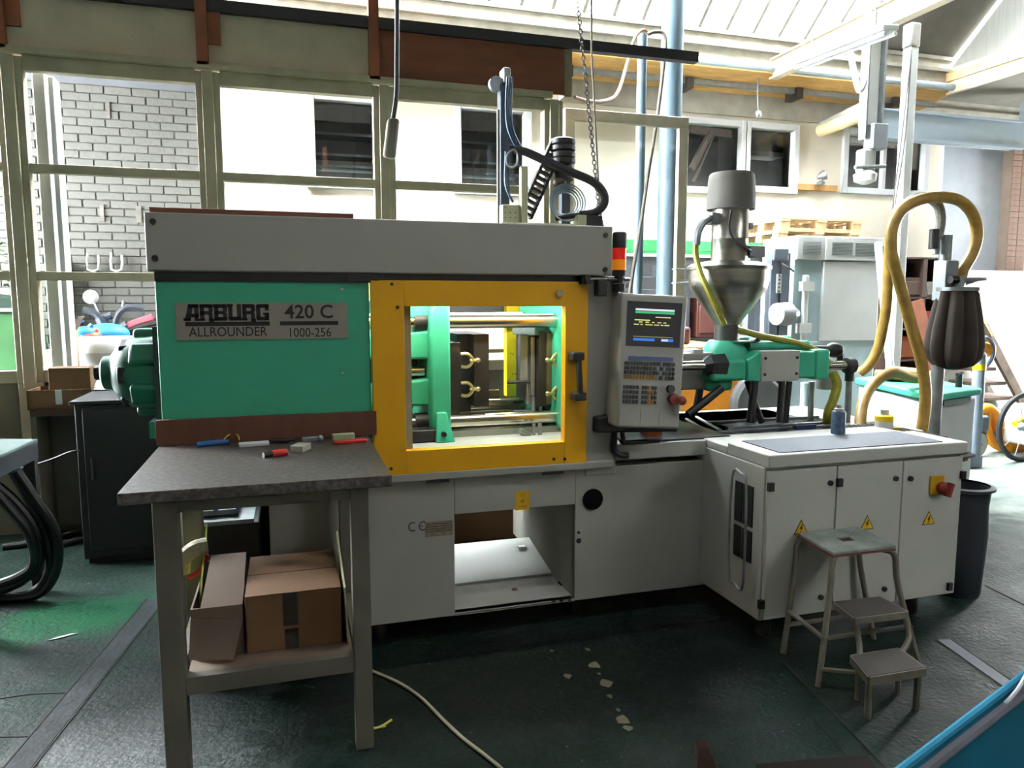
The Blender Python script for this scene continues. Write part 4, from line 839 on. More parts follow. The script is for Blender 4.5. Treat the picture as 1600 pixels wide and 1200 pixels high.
# board lying on the hood
tag(B().box(XL + .015, at(552, 340, Y=0).x, -.01, .38, 1.831, 1.85).build('brown_board', BROWN, bev=.002), 'long thin brown board lying on top of the machine hood', 'board')
# ================================================================== WORK TABLE and what lies on and under it
TT = M('speckled_laminate', '332e2b', .4, col2='57504c', scale=55, detail=8, spec=.5, thr=(.4, .62))
TLEG = M('grey_table_paint', '565349', .6, var=.12, scale=8)
TX0, TX1, TY0, TY1, TZ = -.49, .302, -.77, -.035, .946
wt = T('work_table', 'sturdy grey work table with a speckled laminate top in front of the machine', 'table', (-.1, -.35, 0))
B().box(TX0, TX1, TY0, TY1, TZ - .036, TZ).build('table_top', TT, wt, bev=.002)
lx0, lx1 = -.41, .232
for (x0, x1) in ((lx0, lx0 + .07), (lx1 - .058, lx1)):
    for (y0, y1) in ((-.725, -.66), (-.12, -.06)): B().box(x0, x1, y0 + .005, y1, 0, TZ - .036).build('leg', TLEG, wt, bev=.003)
B().box(lx0 + .07, lx1 - .058, -.71, -.68, TZ - .085, TZ - .036).build('apron', TLEG, wt)
B().box(lx0 + .01, lx0 + .04, -.66, -.12, TZ - .09, TZ - .036).build('apron', TLEG, wt); B().box(lx1 - .04, lx1 - .01, -.66, -.12, TZ - .09, TZ - .036).build('apron', TLEG, wt)
B().box(lx0 + .07, lx1 - .058, -.715, -.68, .276, .332).build('shelf_rail', TLEG, wt); B().box(lx0 + .07, lx1 - .058, -.11, -.075, .276, .332).build('shelf_rail', TLEG, wt)
B().box(lx0 + .072, lx1 - .06, -.68, -.11, .315, .332).build('shelf_board', M('shelf_board', '6d5c4e', .8, var=.2), wt)
for s in (lx0 + .02, lx1 - .05): B().box(s, s + .03, -.66, -.12, .276, .315).build('side_rail', TLEG, wt)
bb = tag(B().box(-.5, at(588, 660, Y=-.02).x, -.028, -.008, TZ, at(400, 650, Y=-.02).z).build('back_board', M('red_brown_board', '55301f', .7, var=.15, scale=4, stretch=(4, 1, 1)), bev=.002), 'red-brown board standing at the back of the work table', 'board')
def on(x, y): return at(x, y, Z=TZ)
e = T('pliers', 'blue-handled pliers with a yellow loop at the back of the work table', 'pliers', on(335, 695))
c = on(335, 696); B().tube([c + Vector((-.06, .0, .008)), c + Vector((0, .012, .01)), c + Vector((.05, .02, .008))], .009, n=8).tube([c + Vector((-.06, -.02, .008)), c + Vector((0, .0, .01)), c + Vector((.05, .015, .008))], .009, n=8).build('blue_handles', BLUE, e)
B().tube([c + Vector((.03, .02, .012)), c + Vector((.05, .05, .03)), c + Vector((.08, .05, .03)), c + Vector((.09, .02, .012))], .003, n=6).build('yellow_loop', M('yellow_cord', 'b59a1a', .5), e)
c = on(397, 696); tag(B().obox(c + Vector((0, 0, .006)), (.11, .05, .012), rz=.1).build('white_block', PAPER, bev=.002), 'flat white block lying near the pliers on the work table', 'block')
c = on(437, 692); e = T('cutter', 'small dark metal cutter lying between white blocks on the table', 'cutter', c)
B().obox(c + Vector((0, 0, .008)), (.075, .03, .016), rz=-.2).build('body', DSTEEL, e, bev=.004); B().cyl(c + Vector((.03, -.005, .012)), c + Vector((.055, -.012, .012)), .006, n=8).build('blade', STEEL, e)
c = on(484, 690); tag(B().obox(c + Vector((0, 0, .01)), (.06, .03, .02), rz=.1).sph(c + Vector((.04, .0, .012)), .014).build('grey_fitting', GALV, bev=.003), 'small grey metal fitting at the foot of the brown back board', 'fitting')
c = on(470, 704); tag(B().obox(c + Vector((0, 0, .012)), (.05, .075, .024), rz=-.45).build('pale_box', M('pale_box', 'a8a79c', .6), bev=.002), 'small pale rectangular box in the middle of the work table', 'box')
c = on(428, 714); e = T('marker', 'red marker with a dark tip on the work table', 'marker', c)
B().cyl(c + Vector((-.005, 0, .012)), c + Vector((.045, .02, .012)), .012, n=12).build('barrel', RED, e); B().cyl(c + Vector((-.035, -.012, .011)), c + Vector((-.005, 0, .012)), .011, n=12).build('cap', BLACK, e)
c = on(545, 692); tag(B().obox(c + Vector((.005, 0, .007)), (.13, .035, .014), rz=.08).build('red_case', RED, bev=.004), 'long red case under the pale green carton on the table', 'case')
tag(B().obox(c + Vector((-.02, 0, .026)), (.085, .03, .024), rz=.08).build('green_carton', M('pale_green_carton', 'a3aa82', .7), bev=.002), 'small pale green carton lying on the red case', 'carton')
# boxes on the lower shelf
SZ = .3325
bxp = T('cardboard_box', 'closed brown cardboard box with dark tape on the table shelf', 'box', (0, -.4, SZ))
bx0, bx1 = at(384, 980, Y=-.6).x, at(534, 980, Y=-.6).x
zt2 = at(450, 928, Y=-.6).z
B().box(bx0, bx1, -.6, -.2, SZ, zt2).build('body', CARD, bxp, bev=.003)
B().box(bx0, bx1, -.6, -.402, zt2, zt2 + .005).build('flap', CARD, bxp); B().box(bx0, bx1, -.396, -.2, zt2, zt2 + .005).build('flap', CARD, bxp)
TAPE = M('dark_tape', '2c2119', .5)
tx = at(453, 930, Y=-.6).x; B().box(tx - .024, tx + .024, -.602, -.599, zt2 - .11, zt2 + .004).build('tape', TAPE, bxp); B().box(tx - .02, tx + .024, -.602, -.599, SZ, SZ + .07).build('tape', TAPE, bxp)
ob = T('open_cardboard_box', 'pale open carton with a drooping flap beside the taped brown box', 'box', (-.28, -.4, SZ))
ox0_, ox1_ = -.335, bx0 - .008; zo_ = SZ + .17
B().box(ox0_, ox1_, -.59, -.584, SZ, zo_).box(ox0_, ox1_, -.3, -.294, SZ, zo_ + .06).box(ox0_, ox0_ + .006, -.584, -.3, SZ, zo_).box(ox1_ - .006, ox1_, -.584, -.3, SZ, zo_).box(ox0_, ox1_, -.584, -.3, SZ, SZ + .006).build('body', CARDL, ob)
B().hexa([(ox0_ + .03, -.59, zo_), (ox1_, -.59, zo_), (ox1_, -.585, zo_), (ox0_ + .03, -.585, zo_), (ox0_ + .04, -.3, zo_ + .08), (ox1_, -.3, zo_ + .08), (ox1_, -.295, zo_ + .08), (ox0_ + .04, -.295, zo_ + .08)]).build('lid_flap', CARDL, ob)
B().hexa([(ox0_ - .002, -.655, SZ + .03), (ox1_ - .03, -.65, SZ + .01), (ox1_ - .03, -.645, SZ + .01), (ox0_ - .002, -.65, SZ + .03), (ox0_, -.593, zo_ - .03), (ox1_, -.593, zo_ - .05), (ox1_, -.59, zo_ - .05), (ox0_, -.59, zo_ - .03)]).build('front_flap', CARDL, ob)
c = at(305, 872, Y=-.26)
e = T('rolled_cloth', 'speckled white cloth with a red edge stuffed behind the open carton', 'cloth', c)
B().tube([c + Vector((-.05, 0, -.05)), c + Vector((-.04, 0, .0)), c + Vector((0, 0, .035)), c + Vector((.04, .01, .04))], .03, n=10).build('cloth', M('speckled_cloth', 'b7b09a', .9, var=.3, scale=40), e)
B().tube([c + Vector((-.02, -.035, -.06)), c + Vector((.02, -.035, -.035)), c + Vector((.045, -.03, .02))], .009, n=8).build('red_edge', RED, e)
tag(B().hexa([(ox0_ - .008, -.46, SZ + .06), (ox0_ - .003, -.46, SZ + .06), (ox0_ - .003, -.16, SZ + .06), (ox0_ - .008, -.16, SZ + .06), (ox0_ + .012, -.46, SZ + .15), (ox0_ + .018, -.46, SZ + .15), (ox0_ + .018, -.16, SZ + .33), (ox0_ + .012, -.16, SZ + .33)]).build('yellow_folder', M('yellow_green_folder', '9aa02c', .6)), 'yellow-green folder wedged left of the open carton', 'folder')
tag(B().hexa([(.160, -.62, SZ), (.166, -.62, SZ), (.166, -.2, SZ), (.160, -.2, SZ), (.152, -.62, SZ + .2), (.158, -.62, SZ + .2), (.160, -.2, SZ + .27), (.153, -.2, SZ + .27)]).build('white_sheet', M('cream_sheet', 'b5b393', .7)), 'cream sheet of card standing right of the taped box', 'card sheet')
# dark device with blue clips behind the table
e = T('black_device_box', 'black box with a ribbed silver top and two blue clips behind the table', 'device', (-.25, .3, .0))
p, q = at(308, 812, Y=.15), at(399, 865, Y=.15)
B().box(p.x, q.x + .02, .15, .55, 0, p.z - .03).build('body', BLACK, e, bev=.006)
B().box(p.x - .005, q.x, .14, .5, p.z - .03, p.z - .012).build('rim', GALV, e)
B().hexa([(p.x, .2, p.z + .0), (q.x - .06, .2, p.z), (q.x - .06, .45, p.z + .0), (p.x, .45, p.z), (p.x, .2, p.z + .02), (q.x - .06, .2, p.z + .02), (q.x - .06, .45, p.z + .02), (p.x, .45, p.z + .02)]).build('ribbed_top', M('ribbed_silver', '9aa2ac', .4, var=.2, scale=80), e)
for k in (.06, .15): B().box(p.x + k, p.x + k + .02, .19, .46, p.z + .02, p.z + .035).build('blue_clip', BLUE, e)
B().box(p.x + .005, q.x - .065, .21, .44, p.z - .012, p.z).build('gasket', BLACK, e)
# ================================================================== STEP STOOL
SM = M('chipped_stool_paint', '625d51', .55, var=.25, scale=14)
TREAD = M('worn_tread', '5c625c', .7, col2='8b938d', scale=9)
ss = T('step_stool', 'chipped metal step stool with three treads in front of the cabinet', 'stool', (2.2, -.75, 0))
def tread(name, pts, z, mat, slot=False):
    pl = [Vector((x, y, z)) for x, y in pts]
    if slot:
        c = sum(pl, Vector()) / 4; q = [c + (p - c) * .2 for p in pl]; b = B()
        for i in range(4): b.prism([pl[i], pl[(i + 1) % 4], q[(i + 1) % 4], q[i]], (0, 0, .014))
    else: b = B().prism(pl, (0, 0, .014))
    return b.build(name, mat, ss, bev=.003)
S1 = [(2.03, -.76), (2.335, -.765), (2.375, -.515), (2.06, -.51)]
S2 = [(2.07, -.85), (2.315, -.86), (2.32, -.71), (2.10, -.70)]
S3 = [(1.945, -1.07), (2.19, -1.075), (2.22, -.925), (2.00, -.92)]
tread('tread', S1, .5, TREAD, True); tread('tread', S2, .265, M('dark_tread', '3e3a36', .7, var=.2)); tread('tread', S3, .155, M('dark_tread', '3e3a36', .7, var=.2))
def rim(pts, z, h):
    b = B()
    for i in range(4): b.beam((*pts[i], z - h / 2 + .012), (*pts[(i + 1) % 4], z - h / 2 + .012), .012, h)
    return b.build('tread_rim', SM, ss)
rim(S2, .265, .026); rim(S3, .155, .03)
B().prism([(x, y, .492) for x, y in S1], (0, 0, .008)).build('seat_underside', M('red_edge_paint', '6b2d28', .6), ss)
feet = [(1.94, -.82), (2.43, -.83), (2.46, -.545), (1.985, -.545)]
for (tx_, ty_), (fx_, fy_) in zip(S1, feet):
    c = Vector((2.2, -.64, .49)); t0 = Vector((tx_, ty_, .49)).lerp(c, .25); t1 = Vector((tx_, ty_, .47)).lerp(Vector((2.2, -.64, .47)), .02)
    B().tube([t0, t1, Vector((tx_, ty_, .40)).lerp(Vector((fx_, fy_, 0)), .15), Vector((fx_, fy_, 0))], .0125, n=10).build('leg', SM, ss)
def lg_(i, t): return Vector((*S1[i], .48)).lerp(Vector((*feet[i], 0)), t)
B().beam(lg_(3, .75), lg_(2, .75), .02, .01).build('crossbar', SM, ss); B().beam(lg_(0, .62), lg_(1, .62), .02, .01).build('crossbar', SM, ss); B().beam(lg_(0, .62), lg_(3, .62), .02, .01).build('crossbar', SM, ss); B().beam(lg_(0, .86), (2.03, -.93, .1), .02, .01).build('crossbar', SM, ss)
for a_, b_, c_ in (((2.08, -.84, .26), (2.09, -.86, .17), (2.03, -.93, .15)), ((2.31, -.85, .26), (2.31, -.88, .18), (2.21, -.94, .15))): B().tube([a_, b_, c_], .011, n=8).build('link_tube', SM, ss)
for x, y in ((1.965, -1.05), (2.18, -1.055), (2.02, -.94), (2.2, -.945)): B().tube([(x, y, .15), (x, y, .08), (x - .003, y - .005, 0)], .012, n=8).build('step_leg', SM, ss)
# ================================================================== BIN
e = T('trash_bin', 'dark blue-black plastic barrel bin beside the cabinet', 'bin', (3.26, -.24, 0))
bt_ = at(1520, 754, Y=-.24).z
BINM = M('dark_bin_plastic', '1c2029', .5, var=.2)
B().lathe((3.28, -.22, 0), [(.0, .01), (.108, .0), (.113, .02), (.128, bt_ * .55), (.122, bt_ * .8), (.13, bt_ - .02), (.122, bt_ - .02), (.118, bt_ * .55), (.10, .04), (0, .035)], n=32).build('body', BINM, e)
B().lathe((3.28, -.22, bt_ - .03), [(.13, 0), (.148, .005), (.148, .018), (.124, .022)], n=32, caps=False).build('rim', BINM, e)
# ================================================================== DRYER with teal lid, hose stand, dust bag
dc = Vector((3.69, .38, 0)); du = Vector((.54, .18, 0)).normalized(); dv_ = Vector((.26, .89, 0)).normalized()
def dq(u, v, z): return dc + du * u + dv_ * v + Vector((0, 0, z))
def dbox(u0, u1, v0, v1, z0, z1, b=None): return (b or B()).hexa([dq(u0, v0, z0), dq(u1, v0, z0), dq(u1, v1, z0), dq(u0, v1, z0), dq(u0, v0, z1), dq(u1, v0, z1), dq(u1, v1, z1), dq(u0, v1, z1)])
dr = T('material_bin', 'white wheeled material bin with a teal lid behind the cabinet', 'material bin', dc)
dbox(0, .56, 0, .93, .06, .88).build('body', WHITE, dr, bev=.006)
dbox(-.03, .6, -.03, .96, .90, .945).build('lid', M('teal_lid', '3fae8e', .5), dr, bev=.01)
dbox(.1, .45, -.035, -.002, .87, .90).build('lid_lip', GALV, dr)
dbox(-.012, .06, -.012, .06, .0, .9).build('corner_post', GALV, dr)
dbox(-.03, .02, -.05, .0, .72, .86).build('latch', GALV, dr, bev=.008)
dbox(.2, .5, -.012, 0, .48, .51).build('shelf_bracket', M('dark_red_metal', '5a2c2c', .5), dr); dbox(.16, .52, -.07, 0, .515, .53).build('shelf', BLACK, dr)
B().cyl(dq(.45, .1, .945), dq(.45, .1, 1.03), .02, n=12).cyl(dq(.42, .1, 1.03), dq(.49, .1, 1.035), .012, n=8).build('knob', BLACK, dr)
for u, v in ((.06, .06), (.5, .06), (.06, .87), (.5, .87)): B().cyl(dq(u - .01, v, .03), dq(u + .02, v, .03), .03, n=12).build('castor', BLACK, dr)
hs = T('hose_stand', 'grey upright stand with clamp bracket and tan suction hoses above the teal lid', 'stand', dq(-.06, -.08, 0))
sb = dq(-.06, -.08, 0); YS = sb.y
top = at(1462, 395, Y=YS)
B().cyl((sb.x, YS, 0), (sb.x, YS, top.z + .1), .034, n=18).build('post', GALV, hs)
B().lathe((sb.x, YS, 0), [(.16, 0), (.16, .015), (.05, .03)], n=24).build('foot_plate', GALV, hs)
p = at(1462, 437, Y=YS - .05); q = at(1533, 436, Y=YS - .05)
B().box(sb.x - .04, sb.x + .05, YS - .05, YS + .04, p.z - .12, p.z + .11).build('clamp_plate', GALV, hs, bev=.006)
B().hexa([(sb.x, YS - .05, p.z - .075), (sb.x + .11, YS - .05, p.z - .03), (sb.x + .11, YS - .04, p.z - .03), (sb.x, YS - .04, p.z - .075), (sb.x, YS - .05, p.z), (q.x, YS - .05, p.z), (q.x, YS - .02, p.z), (sb.x, YS - .02, p.z)]).beam((sb.x, YS - .04, p.z + .005), (q.x, YS - .04, p.z + .005), .09, .016).build('arm', GALV, hs)
B().cyl((sb.x - .03, YS - .07, p.z), (sb.x + .02, YS - .07, p.z), .022, n=10).build('clamp_knob', BLACK, hs)
g_ = at(1459, 375, Y=YS); B().cyl((g_.x, YS, g_.z - .05), (g_.x, YS, g_.z + .06), .026, n=12).build('grip', BLACK, hs)
B().cyl((g_.x + .02, YS, g_.z - .08), (g_.x + .025, YS, g_.z + .06), .018, n=12).build('hose_adapter', GALV, hs)
def hpts(l, Y0, Y1): return [at(x, y, Y=Y0 + (Y1 - Y0) * i / (len(l) - 1)) for i, (x, y) in enumerate(l)]
B().tube(hpts([(1465, 372), (1470, 345), (1466, 322), (1450, 309), (1430, 310), (1412, 322), (1404, 335)], YS, YS + .05), .027, n=10).build('grey_hose', M('grey_corrugated_hose', '6f6f68', .6, var=.4, scale=60), hs)
B().tube(hpts([(1501, 440), (1506, 420), (1520, 395), (1527, 365), (1520, 335), (1500, 314), (1472, 308), (1440, 311), (1415, 323), (1400, 342), (1393, 365), (1393, 395), (1402, 430), (1413, 470), (1424, 510), (1437, 555), (1444, 590), (1446, 625), (1443, 655), (1437, 690)], YS - .04, YS - .12), .031, n=12).build('suction_hose', HOSE, hs)
B().tube(hpts([(1412, 318), (1398, 340), (1391, 380), (1388, 430), (1385, 480), (1378, 520), (1370, 550), (1358, 570), (1344, 582)], YS + .12, YS + .5), .031, n=12).build('suction_hose', HOSE, hs)
B().tube([dq(.05, .75, .985), dq(.15, .62, .99), dq(.32, .5, .985), dq(.45, .55, .98), dq(.5, .7, .98), dq(.4, .85, .98), dq(.25, .8, .98)], .036, n=12).build('coiled_hose', HOSE, hs)
B().tube(hpts([(1470, 583), (1430, 592), (1395, 582), (1365, 600), (1350, 625), (1345, 650), (1344, 675)], .75, .30), .032, n=12).build('coiled_hose', HOSE, hs)
tag(B().lathe(dq(.3, .65, .946), [(.15, 0), (.16, .01), (.12, .02), (0, .02)], n=24).build('dark_disc', BLACK), 'round dark disc lying on the teal lid under the hoses', 'disc')
# dust bag
bgx = at(1497, 445, Y=YS - .05); zt3 = bgx.z; zb3 = at(1497, 577, Y=YS - .05).z
db = T('dust_bag', 'pleated dark brown dust bag hanging from the stand arm', 'dust bag', (bgx.x, YS - .05, zb3))
vs = []; fs = []; rows = [(0, .10), (.05, .105), (.12, .11), (.3, .125), (.5, .14), (.7, .148), (.85, .138), (.95, .10), (1.0, .03)]; NN = 64
for t_, r in rows:
    for i in range(NN):
        a = 2 * math.pi * i / NN; rr = r * (1 + (.12 if t_ > .02 else .03) * (abs(math.cos(a * 4)) * 2 - 1.2)); vs.append((bgx.x + rr * math.cos(a), YS - .05 + rr * .9 * math.sin(a), zt3 - .03 + (zb3 - zt3 + .03) * t_))
fs = [(j * NN + i, j * NN + (i + 1) % NN, (j + 1) * NN + (i + 1) % NN, (j + 1) * NN + i) for j in range(len(rows) - 1) for i in range(NN)] + [tuple(range(NN)), tuple(range((len(rows) - 1) * NN, len(rows) * NN))]
BAG = M('dark_brown_cloth', '2e241d', .85, var=.25, scale=8)
B().add(vs, fs).build('bag', BAG, db)
B().lathe((bgx.x, YS - .05, zt3 - .035), [(.112, 0), (.112, .02), (.02, .024)], n=28).build('clamp_ring', GALV, db); B().lathe((bgx.x, YS - .05, zt3 - .01), [(.035, 0), (.035, .06)], n=16).build('spout', GALV, db)
# cans on the rear bed
p = at(1310, 677, Z=.862); c = Vector((at(1309, 640, Y=-.19).x, -.19, .857))
e = T('spray_can', 'dark blue spray can with a grey cap standing on the cabinet lid', 'spray can', c)
c = at(1309, 678, Z=.857); zc = at(1309, 632, Y=c.y).z - .857
B().lathe(c, [(.03, 0), (.033, .004), (.033, zc * .72), (.028, zc * .78), (.02, zc * .8)], n=20).build('can', M('blue_can_print', '1f3148', .35, col2='57718c', scale=22), e)
B().lathe(c + Vector((0, 0, zc * .78)), [(.022, 0), (.022, .012), (.012, .014), (.012, zc * .22)], n=14).build('nozzle_cap', M('grey_cap2', '9a9a98', .5), e)
c = at(1380, 678, Z=.80); c = Vector((c.x, c.y, .80)); zc = at(1380, 640, Y=c.y).z - .80
e = T('white_canister', 'white canister with a yellow collar standing behind the cabinet lid', 'canister', c)
B().lathe(c, [(.042, 0), (.045, .004), (.045, zc * .55)], n=20).build('body', WHITE, e); B().lathe(c, [(.046, zc * .55), (.046, zc * .75), (.03, zc * .8)], n=20).build('yellow_collar', YELB, e); B().lathe(c, [(.022, zc * .78), (.022, zc)], n=14).build('cap', GREY2, e)
c = at(1358, 676, Z=.81); tag(B().sph(c, .05, n=10, m=6, sc=(1.2, .7, .35)).build('green_rag', M('teal_cloth', '2f9a80', .9)), 'crumpled teal rag next to the white canister', 'rag')
c = at(1398, 670, Z=.81); tag(B().obox(c, (.07, .03, .02), rz=-.3).build('yellow_scraper', M('dull_yellow', 'b9952c', .6), bev=.004), 'small dull yellow scraper right of the white canister', 'scraper')
# ================================================================== LEFT SIDE
e = T('side_table', 'dark metal table with a glossy grey top at the left edge', 'table', (-1.45, .9, 0))
A_ = [at(58, 686, Z=.8), at(-40, 728, Z=.8), at(-140, 728, Z=.8), at(-120, 684, Z=.8)]
B().prism([a - Vector((0, 0, .012)) for a in A_], (0, 0, .012)).build('table_top', M('glossy_grey_top', '6a7674', .18, var=.1), e)
B().prism([a - Vector((0, 0, .10)) for a in A_], (0, 0, .088)).build('apron', M('dark_apron', '23252a', .5), e)
for a in A_:
    c = sum(A_, Vector()) / 4; q = a.lerp(c, .12); B().box(q.x - .025, q.x + .025, q.y - .025, q.y + .025, 0, .70).build('leg', BLACK, e)
HS = M('glossy_black_hose', '0f0f12', .3, var=.2)
for i, l in enumerate(([(20, 735), (40, 770), (62, 810), (76, 850), (78, 890), (60, 920), (20, 935), (-40, 940)], [(25, 735), (55, 780), (82, 820), (91, 860), (84, 900), (60, 928), (10, 945), (-40, 950)], [(-10, 755), (20, 780), (48, 815), (62, 850), (60, 880), (40, 905), (0, 922), (-40, 928)], [(-10, 765), (15, 795), (42, 828), (54, 860), (52, 885), (32, 900), (0, 912), (-40, 918)])):
    Y0, Y1 = .92 - .03 * i, 1.05
    pts = []
    for k, (x, y) in enumerate(l):
        p = at(x, y, Y=Y0 + (Y1 - Y0) * k / 7); p.z = max(p.z, .028); pts.append(p)
    tag(B().tube(pts, .024, n=10).build('black_hose', HS), ['thick black hose, outer loop nearest the black cabinet', 'thick black hose, widest loop of the bundle by the left table', 'thick black hose, third loop inward below the left table', 'thick black hose, innermost loop below the left table'][i], 'hose', 'black hoses by the left table')
e = T('black_cabinet', 'tall black cabinet behind the work table', 'cabinet', (-.9, 1.75, 0))
BK = M('black_cabinet_paint', '17171a', .6, var=.15)
B().box(-1.16, -.62, 1.52, 2.05, .03, .925).build('body', BK, e, bev=.006); B().box(-1.18, -.60, 1.5, 2.07, .925, .945).build('top', BK, e, bev=.004)
B().box(-1.12, -.66, 1.505, 1.522, .08, .90).build('door', BK, e, bev=.003); B().cyl((-1.08, 1.49, .5), (-1.08, 1.49, .62), .008, n=8).build('handle', DSTEEL, e)
B().box(-1.14, -.64, 1.54, 2.03, 0, .03).build('plinth', BLACK, e)
c = at(155, 608, Z=.946)
e = T('paper_pile', 'crumpled white papers on the black cabinet', 'papers', c)
for k in range(4): B().obox(c + Vector((.02 * k - .03, .02 * k, .006 + k * .008)), (.2 - .02 * k, .14, .004), rx=.1 * k, ry=-.12 * k, rz=.4 * k - .3).build('sheet', PAPER, e)
# shelf under the sill with cardboard boxes
e = T('low_shelf_unit', 'low pale shelf unit below the window sill', 'shelf', (-1.4, 2.1, 0))
B().box(-1.52, -1.17, 2.0, 2.25, .80, .84).build('top', M('brown_shelf', '4a3a2c', .7), e); B().box(-1.52, -1.49, 2.0, 2.25, 0, .8).build('side', LOWP, e); B().box(-1.47, -1.2, 2.22, 2.25, .05, .8).build('back', M('pale_grey_sheet2', '77766c', .7), e)
e = T('cardboard_tray', 'low open cardboard tray with a tape strip on the shelf below the window', 'box', (-1.35, 2.1, .845))
B().box(-1.53, -1.18, 2.0, 2.006, .84, .96).box(-1.53, -1.18, 2.25, 2.256, .84, .96).box(-1.53, -1.524, 2.0, 2.25, .84, .96).box(-1.186, -1.18, 2.0, 2.25, .84, .96).box(-1.53, -1.18, 2.0, 2.25, .84, .846).build('body', CARD, e)
p = at(92, 615, Y=2.0); B().box(p.x - .02, p.x + .015, 1.997, 2.0, .87, .96).build('tape', PAPER, e)
e = T('carton', 'taller brown carton standing in the tray below the window', 'box', (-1.25, 2.14, .85))
B().box(-1.42, -1.19, 2.04, 2.2, .85, 1.085).build('body', CARD, e, bev=.003); B().box(-1.42, -1.19, 2.04, 2.11, 1.085, 1.089).build('flap', CARD, e); B().box(-1.42, -1.19, 2.115, 2.2, 1.085, 1.089).build('flap', CARD, e)
tag(B().tube([at(0, 737, Y=1.6), at(40, 730, Y=1.6), at(80, 718, Y=1.55), at(110, 706, Y=1.5), at(125, 704, Y=1.5)], .006, n=6).build('black_cable', RUB), 'thin black cable running to the black cabinet', 'cable')
tag(B().tube([(x, y, .02) for x, y in ((-1.6, 2.0), (-1.4, 1.9), (-1.25, 2.05), (-1.35, 2.15), (-1.5, 2.0), (-1.7, 1.95))], .018, n=8).build('coiled_cable', RUB), 'dark coiled cable lying on the floor under the window', 'cable')
# ================================================================== COURTYARD seen through the windows
e = T('tarp_crate', 'crate covered by a green tarpaulin outside the left window', 'crate', (-2.6, 4.0, 0))
p = at(28, 487, Y=4.0); q = at(30, 572, Y=4.0)
B().box(-3.4, p.x + .02, 3.95, 4.6, 0, .9).build('crate', M('dark_crate', '4a5a50', .8), e); B().hexa([(-3.42, 3.9, .92), (q.x + .08, 3.9, .92), (q.x + .08, 4.62, .92), (-3.42, 4.62, .92), (-3.42, 3.95, p.z), (p.x, 3.97, p.z), (p.x, 4.6, p.z), (-3.42, 4.6, p.z)]).build('tarp', M('green_tarp', '2b5c32', .5, var=.3, scale=5, bump=.5, bscale=6), e, bev=.02)
B().box(-3.4, p.x + .02, 3.94, 4.62, p.z, p.z + .03).build('top_frame', M('mauve_frame', '8d8496', .6), e)
B().obox((-2.5, 4.2, p.z + .1), (.7, .4, .14), ry=.2).build('dark_sack', M('dark_green_sack', '1f3a2c', .8), e, bev=.03)
random.seed(3)
lf_ = B()
for k in range(260):
    c = Vector((random.uniform(-3.2, -2.1), random.uniform(4.1, 4.5), random.uniform(1.62, 2.0))); a = random.uniform(0, 6.28); d1 = Vector((math.cos(a), math.sin(a), random.uniform(-.5, .5))) * .05; d2 = d1.cross(Vector((random.random(), random.random(), 1))).normalized() * .022
    lf_.add([c - d1, c + d2, c + d1, c - d2], [(0, 1, 2, 3)])
o = tag(lf_.build('leafy_plant', M('leaf_green', '2c5a28', .6, col2='7d9a68', scale=6)), 'leafy green plant heap above the tarpaulin crate', 'plant', kind='stuff')
# scooter
e = T('motor_scooter', 'parked motor scooter with mirror and blue cover outside the window', 'scooter', (-1.25, 4.0, 0))
def sp_(x, y, Y=4.0): return at(x, y, Y=Y)
DG = M('dark_scooter_plastic', '3a3f48', .4)
B().tube([sp_(130, 484), sp_(148, 489), sp_(157, 497), sp_(175, 492)], .03, n=8).build('handlebar', DG, e)
B().tube([sp_(157, 497), sp_(150, 480), sp_(144, 466)], .008, n=6).build('mirror_stalk', GALV, e)
B().sph(sp_(142, 464), .06, sc=(1, .3, 1)).build('mirror', WHITE, e)
B().tube([sp_(157, 496), sp_(165, 510), sp_(180, 518), sp_(200, 508)], .05, n=8).build('front_cowl', DG, e)
B().tube([sp_(178, 515), sp_(184, 492), sp_(200, 480), sp_(225, 482)], .025, n=8).build('windshield_rim', DG, e)
B().hexa([sp_(183, 514, 4.02), sp_(225, 500, 4.02), sp_(225, 500, 4.03), sp_(183, 514, 4.03), sp_(190, 488, 4.02), sp_(228, 484, 4.02), sp_(228, 484, 4.03), sp_(190, 488, 4.03)]).build('windshield', glassM('hazy_screen', (.8, .85, .9), .1, .1), e)
B().sph(sp_(167, 522, 3.9), .15, sc=(1.2, .8, .62)).build('blue_cover', M('sky_blue_cover', '2f8fd0', .5), e)
B().tube([sp_(195, 514), sp_(215, 506), sp_(240, 498)], .045, n=8).build('red_fairing', M('pink_red_fairing', 'c04a58', .4), e)
B().tube([sp_(185, 522), sp_(215, 512), sp_(245, 505)], .05, n=8).build('seat', BLACK, e)
B().box(-1.6, -.9, 3.9, 4.1, .35, .9).build('body', DG, e, bev=.05)
for x in (-1.65, -.85): B().lathe((x, 3.95, .26), [(.1, 0), (.26, .02), (.26, .1), (.1, .12)], n=24, axis=(0, 1, 0)).build('wheel', RUB, e)
B().tube([sp_(191, 480), sp_(193, 470)], .012, n=6).build('lever', GALV, e)
